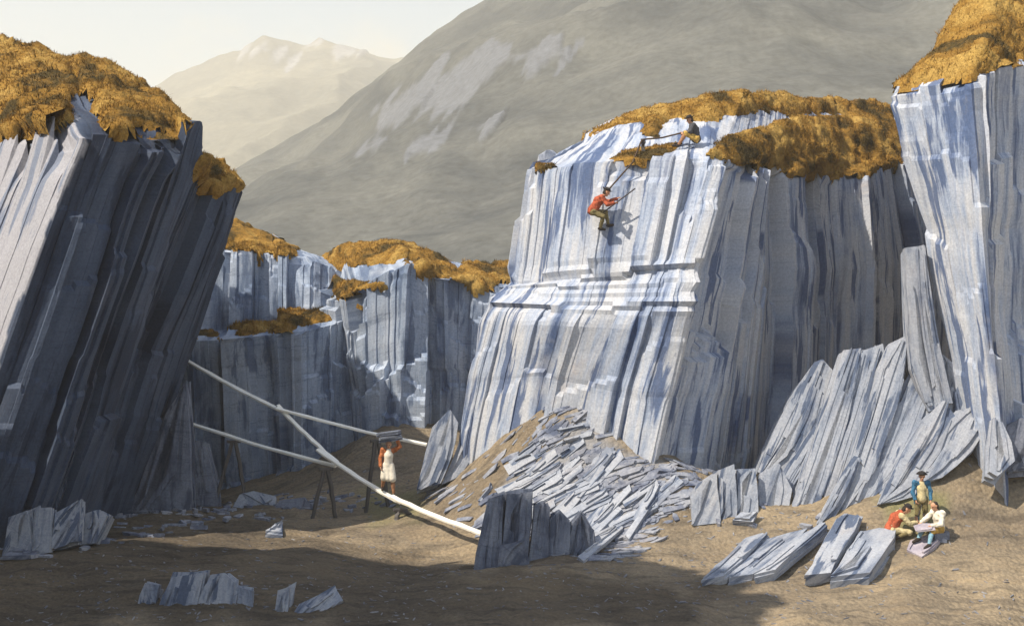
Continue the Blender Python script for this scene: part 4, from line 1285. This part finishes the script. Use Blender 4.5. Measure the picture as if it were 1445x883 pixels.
def person(label, J, loc, rz, cloth, face=(0, 1, 0), hat=None, hair=True, group=None, tiltm=None, curl=0.6):
    """J: joints in the person's own frame (x to the person's right-hand side of view, y forward, z up)"""
    g = lambda k: Vector(J[k])
    hd = g('head'); fv = Vector(face).normalized()
    upv = (hd - g('neck')).normalized()
    upv = (upv + Vector((0, 0, 0.8))).normalized()
    fv = (fv - upv * fv.dot(upv)).normalized(); sv = fv.cross(upv)
    caps = []
    pel, che, nek = g('pelvis'), g('chest'), g('neck')
    caps += [(pel, lerp3(pel, che, 0.5), 0.13, 0.115), (lerp3(pel, che, 0.5), che, 0.115, 0.135), (che, lerp3(che, nek, 0.7), 0.13, 0.075)]
    caps += [(lerp3(che, nek, 0.85), lerp3(nek, hd, 0.7), 0.055, 0.05)]
    # head: skull, jaw, nose, brow, ears
    caps += [(hd + upv * 0.035 - fv * 0.012, hd + upv * 0.035 + fv * 0.012, 0.088, 0.084), (hd - upv * 0.045 + fv * 0.028, hd - upv * 0.075 + fv * 0.04, 0.062, 0.043)]
    caps += [(hd + fv * 0.088 + upv * 0.012, hd + fv * 0.112 - upv * 0.028, 0.010, 0.016), (hd + fv * 0.076 + upv * 0.03 - sv * 0.03, hd + fv * 0.076 + upv * 0.03 + sv * 0.03, 0.014, 0.014)]
    for s in (-1, 1):
        caps.append((hd + sv * s * 0.086 + upv * 0.015, hd + sv * s * 0.088 - upv * 0.02, 0.016, 0.012))
    for s in ('l', 'r'):
        sh, el, wr = g('sh_' + s), g('el_' + s), g('wr_' + s)
        hp, kn, an, to = g('hip_' + s), g('kn_' + s), g('an_' + s), g('toe_' + s)
        caps += [(lerp3(che, nek, 0.45), sh, 0.075, 0.062), (sh, el, 0.055, 0.042), (el, wr, 0.041, 0.028)]
        caps += [(lerp3(pel, hp, 0.2), hp, 0.11, 0.095), (hp, kn, 0.088, 0.058), (kn, lerp3(kn, an, 0.3), 0.055, 0.057), (lerp3(kn, an, 0.3), an, 0.057, 0.036), (an, to, 0.04, 0.032)]
        caps.append((an, Vector(an) + (Vector(an) - Vector(to)).normalized() * 0.04, 0.04, 0.035))
    V, Fq = capsule_mesh(caps, 0.0125, 0.022)
    verts = [V]; faces = [Fq]; off = len(V)
    for s, sg in (('l', 1), ('r', -1)):
        wr = g('wr_' + s); dv = Vector(J.get('hd_' + s, wr - g('el_' + s))).normalized()
        pn = Vector(J.get('pn_' + s, (0, 0, -1)))
        hv, hf = capsule_mesh(hand_caps(wr, dv, pn, curl, sg), 0.005, 0.006)
        verts.append(hv); faces.append(hf + off); off += len(hv)
    V = np.vstack(verts); Fq = np.vstack(faces)
    cen = V[Fq].mean(1)
    mi = np.zeros(len(Fq), int)
    for s in (-1, 1):
        e = np.array(hd + fv * 0.082 + sv * s * 0.032 + upv * 0.008)
        mi[np.linalg.norm(cen - e, axis=1) < 0.017] = 1
    mo = np.array(hd + fv * 0.082 - upv * 0.058)
    mi[np.linalg.norm((cen - mo) * 1.0, axis=1) < 0.02] = 2
    o = link_mesh('person', V, Fq, [M_SKIN, M_EYE, M_LIP], smooth_shade=True, mat_idx=mi)
    tag(o, label, 'person', group)
    o.location = loc; o.rotation_euler = (0, 0, rz)
    # clothes
    def grow(name, cl, mat, k=0.025, noise=0.022, h=0.014, seed=1):
        v, f = capsule_mesh(cl, h, k, noise, seed)
        return link_mesh(name, v, f, mat, parent=o, smooth_shade=True)
    e_ = 0.02
    def torso(ex):
        return [(pel + Vector((0, 0, 0.0)), lerp3(pel, che, 0.5), 0.135 + ex, 0.122 + ex), (lerp3(pel, che, 0.5), che, 0.122 + ex, 0.14 + ex), (che, lerp3(che, nek, 0.62), 0.135 + ex, 0.085 + ex)]
    def sleeves(ex, upto=0.92):
        r = []
        for s in ('l', 'r'):
            sh, el, wr = g('sh_' + s), g('el_' + s), g('wr_' + s)
            r += [(lerp3(che, nek, 0.45), sh, 0.078 + ex, 0.066 + ex), (sh, el, 0.06 + ex, 0.05 + ex), (el, lerp3(el, wr, upto), 0.049 + ex, 0.04 + ex)]
        return r
    if 'waistcoat' in cloth:
        fr = Vector(J.get('front', fv)); fr.normalize()
        cl = torso(0.012)
        if cloth.get('apron'):
            for s in ('l', 'r'):
                cl.append((g('hip_' + s) + fr * 0.01, Vector(lerp3(g('hip_' + s), g('kn_' + s), 0.92)) + fr * 0.03, 0.115, 0.125))
            m_ = (g('kn_l') + g('kn_r')) / 2; h_m = (g('hip_l') + g('hip_r')) / 2
            cl.append((h_m + fr * 0.02, Vector(lerp3(h_m, m_, 0.92)) + fr * 0.03, 0.12, 0.12))
        grow('waistcoat', [(tuple(Vector(a) + fr * 0.022), tuple(Vector(b) + fr * 0.022), ra - 0.004, rb - 0.004) for a, b, ra, rb in cl], cloth['waistcoat'], noise=0.006)
    if 'coat' in cloth:
        bk = -Vector(J.get('front', fv)); bk.normalize()
        sh_ = 0.028 if 'waistcoat' in cloth else 0.0
        ex = 0.012 if 'waistcoat' in cloth else 0.02
        cl = [(tuple(Vector(a) + bk * sh_), tuple(Vector(b) + bk * sh_), ra, rb) for a, b, ra, rb in torso(ex)]
        cl += sleeves(0.012)
        if cloth.get('tails'):
            for s in ('l', 'r'):
                cl.append((g('hip_' + s) + bk * 0.04, Vector(lerp3(g('hip_' + s), g('kn_' + s), cloth['tails'])) + bk * 0.07, 0.115, 0.095))
        grow('coat', cl, cloth['coat'], seed=2)
    if 'vest' in cloth:
        grow('vest', torso(0.042), cloth['vest'], seed=7)
    if 'shirt' in cloth:
        grow('shirt', torso(0.016) + sleeves(0.02), cloth['shirt'], seed=3)
    if 'breeches' in cloth:
        cl = [(pel, lerp3(pel, che, 0.25), 0.14, 0.13)]
        for s in ('l', 'r'):
            hp, kn, an = g('hip_' + s), g('kn_' + s), g('an_' + s)
            cl += [(lerp3(pel, hp, 0.2), hp, 0.118, 0.108), (hp, kn, 0.105, 0.078), (kn, lerp3(kn, an, 0.14 if not cloth.get('long') else 0.85), 0.077, 0.066)]
        grow('breeches', cl, cloth['breeches'], seed=4)
    if 'stockings' in cloth:
        for s in ('l', 'r'):
            kn, an = g('kn_' + s), g('an_' + s)
            grow('stocking', [(lerp3(kn, an, 0.08), lerp3(kn, an, 0.35), 0.06, 0.064), (lerp3(kn, an, 0.35), an, 0.064, 0.044)], cloth['stockings'], noise=0.003, seed=5)
    if 'shoes' in cloth:
        for s in ('l', 'r'):
            an, to = g('an_' + s), g('toe_' + s)
            grow('shoe', [(an, to, 0.05, 0.042), (an, Vector(an) + (Vector(an) - Vector(to)).normalized() * 0.045, 0.05, 0.045)], cloth['shoes'], noise=0.0, seed=6)
    if hair:
        grow('hair', [(hd + upv * 0.045 - fv * 0.03, hd - upv * 0.03 - fv * 0.055, 0.088, 0.068)] + ([(hd - fv * 0.06, hd - fv * 0.08 - upv * 0.14, 0.06, 0.045)] if hair == 'long' else []), M_HAIR, noise=0.01, h=0.011)
    if hat:
        top = hd + upv * 0.085 - fv * 0.008
        bm = bmesh.new()
        prof = [(0.0, 0.085), (0.05, 0.083), (0.085, 0.065), (0.098, 0.02), (0.104, -0.005), (0.15, -0.012), (0.175, -0.002), (0.172, -0.012), (0.10, -0.022), (0.0, -0.018)]
        if hat == 'cap': prof = [(0, 0.07), (0.06, 0.06), (0.095, 0.02), (0.103, -0.03), (0.125, -0.04), (0.10, -0.045), (0, -0.02)]
        rings = []
        for r_, z_ in prof:
            ring = []
            for a in range(20):
                th = a / 20 * 2 * math.pi
                wob = 1 + 0.06 * math.sin(3 * th + 0.6) if r_ > 0.12 else 1
                zz = z_ + (0.035 * abs(math.sin(th)) ** 2 if r_ > 0.12 else 0)
                ring.append(bm.verts.new(top + sv * (math.cos(th) * r_ * wob * 0.95) + fv * (math.sin(th) * r_ * wob) + upv * zz))
            rings.append(ring)
        for a_, b_ in zip(rings, rings[1:]):
            for i in range(20):
                try: bm.faces.new((a_[i], a_[(i + 1) % 20], b_[(i + 1) % 20], b_[i]))
                except ValueError: pass
        bmesh.ops.remove_doubles(bm, verts=bm.verts, dist=0.0005)
        bmesh.ops.recalc_face_normals(bm, faces=bm.faces)
        me = bpy.data.meshes.new('hat'); bm.to_mesh(me); bm.free()
        me.materials.append(M_HAT)
        for p in me.polygons: p.use_smooth = True
        ho = bpy.data.objects.new('hat', me); col.objects.link(ho); ho.parent = o
    return o

def rotz(v, a):
    return Vector((v[0] * math.cos(a) - v[1] * math.sin(a), v[0] * math.sin(a) + v[1] * math.cos(a), v[2]))

# --- every pose below is written in world axes (x to the right of the view, y away, z up), origin at the base point
# load carrier on the plank, coming down towards the viewer's right
pa, pb = Vector(P(448, 634, 42.2)), Vector(P(566, 709, 40.8))
def on_plank(px):
    u = (px - 448) / (566 - 448.0)
    return pa.lerp(pb, u) + Vector((0, 0, 0.055 - 0.06 * math.sin(math.pi * u)))
fl = on_plank(540); fr_ = on_plank(556)
base = (fl + fr_) / 2
def rel(v): return tuple(Vector(v) - base)
J = dict(pelvis=(0.0, 0, 0.93), chest=(0.02, -0.01, 1.23), neck=(0.03, -0.02, 1.45), head=(0.03, -0.05, 1.57),
         sh_l=(-0.17, 0, 1.40), el_l=(-0.25, -0.05, 1.12), wr_l=(-0.22, -0.15, 0.88),
         sh_r=(0.21, 0, 1.40), el_r=(0.38, -0.08, 1.52), wr_r=(0.30, -0.06, 1.74), hd_r=(-0.45, 0, 0.7), pn_r=(-1, 0, 0.3), pn_l=(1, 0, 0),
         hip_l=(-0.09, 0, 0.90), hip_r=(0.09, 0, 0.90),
         kn_l=(-0.13, -0.06, 0.50), kn_r=(0.15, -0.10, 0.46), an_l=tuple(Vector(rel(fl)) + Vector((0, 0.05, 0.08))), an_r=tuple(Vector(rel(fr_)) + Vector((0, 0, 0.08))),
         toe_l=tuple(Vector(rel(fl)) + Vector((0.02, -0.13, 0.03))), toe_r=tuple(Vector(rel(fr_)) + Vector((0.07, -0.13, 0.03))), front=(0.25, -1, 0))
person('man in a rust orange coat and white apron carrying slates on his head', J, base, 0,
       dict(waistcoat=M_WHITE, apron=True, coat=M_ORANGE, tails=0.35, stockings=M_BROWN, shoes=M_LEATHER), face=(-0.1, -1, -0.1), hair=True)
bm = bmesh.new()
hp_ = base + Vector((0.06, -0.03, 1.70))
rg = random.Random(3)
for k in range(5):
    z = k * 0.06
    plate_into(bm, [hp_ + Vector((x + rg.gauss(0, .03), y + rg.gauss(0, .02), z + 0.05 + x * 0.12)) for x, y in ((-0.38, -0.2), (0.34, -0.22), (0.42, 0.05), (0.3, 0.22), (-0.3, 0.2))], 0.045, rg, 1, 0.02, nrm=Vector((0, 0, -1)))
tag(finish(bm, 'slate_load', M_SLAB_DARK), 'dark stack of slates balanced on the head of the plank walker', 'slates')

# man hanging on the rope against the pale cliff
h_ = hit(858, 300, ['main'])[0]
cb = Vector(P(846, 320, h_.y - 0.42))
J = dict(pelvis=(-0.22, -0.02, 0.50), chest=(-0.04, -0.02, 0.80), neck=(0.13, 0.0, 0.98), head=(0.22, 0.0, 1.07),
         sh_l=(0.03, 0.17, 0.93), el_l=(0.30, 0.22, 0.80), wr_l=(0.56, 0.14, 0.90),
         sh_r=(0.05, -0.19, 0.91), el_r=(0.22, -0.27, 0.67), wr_r=(0.45, -0.13, 0.74),
         hip_l=(-0.20, 0.09, 0.46), hip_r=(-0.20, -0.10, 0.46), kn_l=(0.20, 0.14, 0.46), kn_r=(0.10, -0.16, 0.30),
         an_l=(0.30, 0.22, 0.06), an_r=(0.02, 0.0, -0.06), toe_l=(0.44, 0.30, 0.08), toe_r=(0.16, 0.10, -0.08), pn_l=(0, 0, -1), pn_r=(0, 0, -1), front=(0.8, 0, -0.5))
person('man in a red jacket hanging on a rope against the pale cliff', J, cb, 0,
       dict(coat=M_RED, breeches=M_OLIVE, stockings=M_OLIVE, shoes=M_LEATHER), face=(1, 0.15, -0.35), hat='brim')
def tube(name, pts, r, mat, seg=8):
    cu = bpy.data.curves.new(name, 'CURVE'); cu.dimensions = '3D'
    sp = cu.splines.new('POLY'); sp.points.add(len(pts) - 1)
    for q, p in zip(sp.points, pts): q.co = (*p, 1)
    cu.bevel_depth = r; cu.bevel_resolution = 2; cu.use_fill_caps = True
    tmp = bpy.data.objects.new(name + '_tmp', cu); col.objects.link(tmp)
    dg = bpy.context.evaluated_depsgraph_get()
    me = bpy.data.meshes.new_from_object(tmp.evaluated_get(dg))
    bpy.data.objects.remove(tmp); me.name = name
    me.materials.clear(); me.materials.append(mat)
    c = Vector(pts[0])
    for v in me.vertices: v.co -= c
    o = bpy.data.objects.new(name, me); col.objects.link(o); o.location = c
    return o
hl = cb + Vector((0.60, 0.13, 0.90)); hr = cb + Vector((0.50, -0.12, 0.75))
dv = (Vector((0.8, -0.1, 0.6))).normalized()
mid_ = (hl + hr) / 2 + Vector((0.07, 0, 0.0))
tag(tube('crowbar', [mid_ - dv * 0.75, mid_ - dv * 0.2, mid_ + dv * 0.30, mid_ + dv * 0.62], 0.022, M_IRON), 'long dark iron crowbar in the hands of the hanging man', 'crowbar')

# stake with pulley on the edge, rope, and the man paying it out
st = hit(908, 213, ['main', 'turf', 'rim'])[0] + Vector((0, 0, 0.05))
root = empty('rope_stake', st)
tag(root, 'short dark wooden stake with a pulley driven into the cliff top', 'stake')
bar('post', st + Vector((0, 0, -0.15)), st + Vector((-0.03, 0, 0.34)), 0.12, 0.12, M_TRESTLE, root, seed=8, seg=4)
bm = bmesh.new()
bmesh.ops.create_cone(bm, cap_ends=True, segments=20, radius1=0.085, radius2=0.085, depth=0.06, matrix=Matrix.Rotation(R(90), 4, 'X'))
pw = finish(bm, 'pulley_wheel', M_IRON, origin=Vector((0, 0, 0))); pw.parent = root; pw.location = (-0.02, -0.10, 0.22)
topr = st + Vector((-0.02, -0.10, 0.31))
sr = hit(982, 207, ['main', 'turf'])[0]
base = Vector((sr.x, sr.y - 0.1, sr.z + 0.10))
rim_p = min((hit(x_, y_, ['main', 'turf', 'rim'])[0] for x_, y_ in ((889, 240), (893, 230), (897, 224))), key=lambda v: v.y)
rim_p = Vector(P(893, 229, rim_p.y - 0.12))
J = dict(pelvis=(0.0, 0, 0.14), chest=(-0.08, -0.01, 0.44), neck=(-0.16, -0.01, 0.64), head=(-0.22, -0.02, 0.75),
         sh_l=(-0.12, 0.18, 0.58), el_l=(-0.24, 0.2, 0.34), wr_l=(-0.44, 0.08, 0.34),
         sh_r=(-0.12, -0.18, 0.58), el_r=(-0.22, -0.22, 0.34), wr_r=(-0.42, -0.10, 0.32),
         hip_l=(-0.02, 0.10, 0.13), hip_r=(-0.02, -0.10, 0.13), kn_l=(-0.34, 0.14, 0.36), kn_r=(-0.36, -0.16, 0.30),
         an_l=(-0.52, 0.14, 0.0), an_r=(-0.62, -0.14, -0.10), toe_l=(-0.68, 0.14, -0.02), toe_r=(-0.78, -0.15, -0.10), pn_l=(0, -1, -0.3), pn_r=(0, 1, -0.3), front=(-1, 0, 0))
sitter = person('man in a dark coat seated on the cliff top paying out the rope', J, base, 0,
       dict(coat=M_COATDARK, breeches=M_YELLOW, stockings=M_BROWN, shoes=M_LEATHER), face=(-1, -0.2, -0.35), hat='brim', curl=1.0)
hand = base + Vector((-0.50, 0.0, 0.33))
waist = cb + Vector((0.12, -0.02, 0.98))
tag(tube('rope', [hand + Vector((0.15, -0.05, -0.12)), hand, hand.lerp(topr, 0.5) - Vector((0, 0, 0.05)), topr, st + Vector((-0.10, -0.2, 0.22)), rim_p, rim_p.lerp(waist, 0.5), waist, cb + Vector((0.0, -0.15, 0.75))], 0.028, M_ROPE),
    'brown hemp rope running from the seated man over the stake to the hanging man', 'rope')

# three men splitting slate on the sandy slope
def gbase(px, py):
    p = gh(px, py); return Vector((p.x, p.y, p.z))
G_SPL = 'men splitting slates on the sandy slope'
b5 = gbase(1300, 746)
J = dict(pelvis=(0, 0, 0.93), chest=(0, 0, 1.24), neck=(0, -0.01, 1.46), head=(0, -0.06, 1.60),
         sh_l=(-0.2, 0, 1.41), el_l=(-0.27, -0.02, 1.12), wr_l=(-0.22, -0.14, 0.90), sh_r=(0.2, 0, 1.41), el_r=(0.28, -0.02, 1.13), wr_r=(0.24, -0.14, 0.90),
         hip_l=(-0.1, 0, 0.9), hip_r=(0.1, 0, 0.9), kn_l=(-0.12, -0.03, 0.48), kn_r=(0.12, -0.02, 0.48), an_l=(-0.13, 0.02, 0.09), an_r=(0.14, 0.02, 0.09),
         toe_l=(-0.17, -0.14, 0.03), toe_r=(0.18, -0.14, 0.03), pn_l=(1, 0, 0), pn_r=(-1, 0, 0), front=(0, -1, 0))
blue_man = person('standing man in a blue coat and dark hat behind the two seated splitters', J, b5, 0,
       dict(waistcoat=M_CREAM, coat=M_BLUE, tails=0.3, breeches=M_OLIVE, stockings=M_STOCK, shoes=M_LEATHER), face=(-0.15, -1, -0.15), hat='brim', group=G_SPL)
blue_man.scale = (0.93, 0.93, 0.93)
b4 = gbase(1260, 758)
J = dict(pelvis=(-0.05, 0, 0.26), chest=(0.10, 0, 0.54), neck=(0.28, -0.02, 0.72), head=(0.38, -0.05, 0.80),
         sh_l=(0.20, 0.18, 0.66), el_l=(0.42, 0.20, 0.46), wr_l=(0.62, 0.08, 0.52), sh_r=(0.20, -0.19, 0.64), el_r=(0.40, -0.24, 0.42), wr_r=(0.62, -0.12, 0.44),
         hip_l=(-0.03, 0.10, 0.22), hip_r=(-0.03, -0.10, 0.22), kn_l=(0.38, 0.18, 0.16), kn_r=(0.42, -0.16, 0.18),
         an_l=(0.06, 0.26, 0.06), an_r=(0.06, -0.24, 0.05), toe_l=(-0.10, 0.28, 0.05), toe_r=(-0.10, -0.26, 0.03), pn_l=(0, -1, 0), pn_r=(0, 1, 0), front=(0.7, 0, -0.4))
person('man in a red waistcoat bending forward on his knees to split a slate', J, b4, 0,
       dict(shirt=M_CREAM, vest=M_RED, breeches=M_CREAM, stockings=M_OLIVE, shoes=M_LEATHER), face=(1, -0.25, -0.5), hat='brim', hair='long', group=G_SPL, curl=1.0)
b6 = gbase(1325, 760)
J = dict(pelvis=(0.02, 0, 0.30), chest=(-0.02, -0.02, 0.60), neck=(-0.08, -0.04, 0.80), head=(-0.15, -0.07, 0.92),
         sh_l=(-0.10, 0.16, 0.74), el_l=(-0.30, 0.16, 0.54), wr_l=(-0.48, 0.02, 0.46), sh_r=(0.04, -0.19, 0.74), el_r=(-0.06, -0.32, 0.46), wr_r=(-0.30, -0.30, 0.42),
         hip_l=(0, 0.09, 0.27), hip_r=(0.0, -0.10, 0.27), kn_l=(-0.44, 0.02, 0.30), kn_r=(-0.30, -0.32, 0.28),
         an_l=(-0.66, -0.22, 0.02), an_r=(-0.46, -0.55, -0.08), toe_l=(-0.80, -0.28, -0.03), toe_r=(-0.60, -0.64, -0.14), pn_l=(0, 0, -1), pn_r=(0, 0, -1), front=(-0.8, -0.5, 0))
person('man in a white shirt and yellow breeches seated with a slate across his lap', J, b6, 0,
       dict(shirt=M_WHITE, breeches=M_YELLOW, stockings=M_STOCK, shoes=M_LEATHER), face=(-1, -0.35, -0.3), hair='long', group=G_SPL, curl=0.8)
# the low seat stone under him
bm = bmesh.new(); rg = random.Random(12)
plate_into(bm, [b6 + Vector((x, y, 0.19)) for x, y in ((-0.18, -0.22), (0.25, -0.2), (0.3, 0.15), (0, 0.26), (-0.2, 0.15))], 0.45, rg, 3, 0.02, nrm=Vector((0, 0, -1)))
tag(finish(bm, 'slate_stone', M_SLAB_DARK), 'dark flat stone serving as seat for the man in white', 'stone')
bm = bmesh.new()
o_ = b6 + Vector((-0.44, -0.28, 0.40))
plate_into(bm, [o_ + Vector(v) for v in ((-0.32, -0.12, -0.10), (0.12, -0.16, -0.03), (0.22, 0.10, 0.06), (-0.04, 0.22, 0.05), (-0.30, 0.14, 0.0))], 0.035, rg, 2, 0.015, nrm=Vector((0, 0, -1)))
tag(finish(bm, 'slate_slab', M_SLAB_LILAC), 'lilac grey slate resting across the knees of the man in white', 'slab')
def knife(px_hand, direc, label):
    root = empty('splitting_knife', px_hand)
    tag(root, label, 'knife', 'slate splitting knives')
    d = Vector(direc).normalized()
    bar('handle', px_hand - d * 0.07, px_hand + d * 0.06, 0.04, 0.035, M_TRESTLE, root, seg=2)
    bar('blade', px_hand + d * 0.06, px_hand + d * 0.42, 0.075, 0.014, M_IRON, root, seg=4, taper=0.25)
knife(b4 + Vector((0.70, 0.06, 0.52)), (0.35, 0, 1), 'dark splitting knife raised in the hand of the man in red')
knife(b4 + Vector((0.86, -0.05, 0.26)), (-0.05, -0.05, 1), 'dark splitting knife standing upright between the two seated men')

# ------------------------------------------------------------------ haze of the valley
bm = bmesh.new()
bmesh.ops.create_cube(bm, size=1.0)
me = bpy.data.meshes.new('haze')
for v in bm.verts:
    v.co = Vector((v.co.x * 6400, v.co.y * 3700 + 1700, -16 + (v.co.z + 0.5) * 480))
bm.to_mesh(me); bm.free()
hm = bpy.data.materials.new('haze'); hm.use_nodes = True
ht = hm.node_tree
for n in list(ht.nodes): ht.nodes.remove(n)
ho = ht.nodes.new('ShaderNodeOutputMaterial')
hv = ht.nodes.new('ShaderNodeVolumePrincipled')
hv.inputs['Color'].default_value = (0.98, 0.94, 0.85, 1)
hv.inputs['Density'].default_value = 0.00062
hv.inputs['Anisotropy'].default_value = 0.1
ht.links.new(hv.outputs[0], ho.inputs['Volume'])
me.materials.append(hm)
haze = bpy.data.objects.new('haze', me); col.objects.link(haze)
tag(haze, 'thin pale haze fading the mountains behind the quarry', 'haze', kind='stuff')
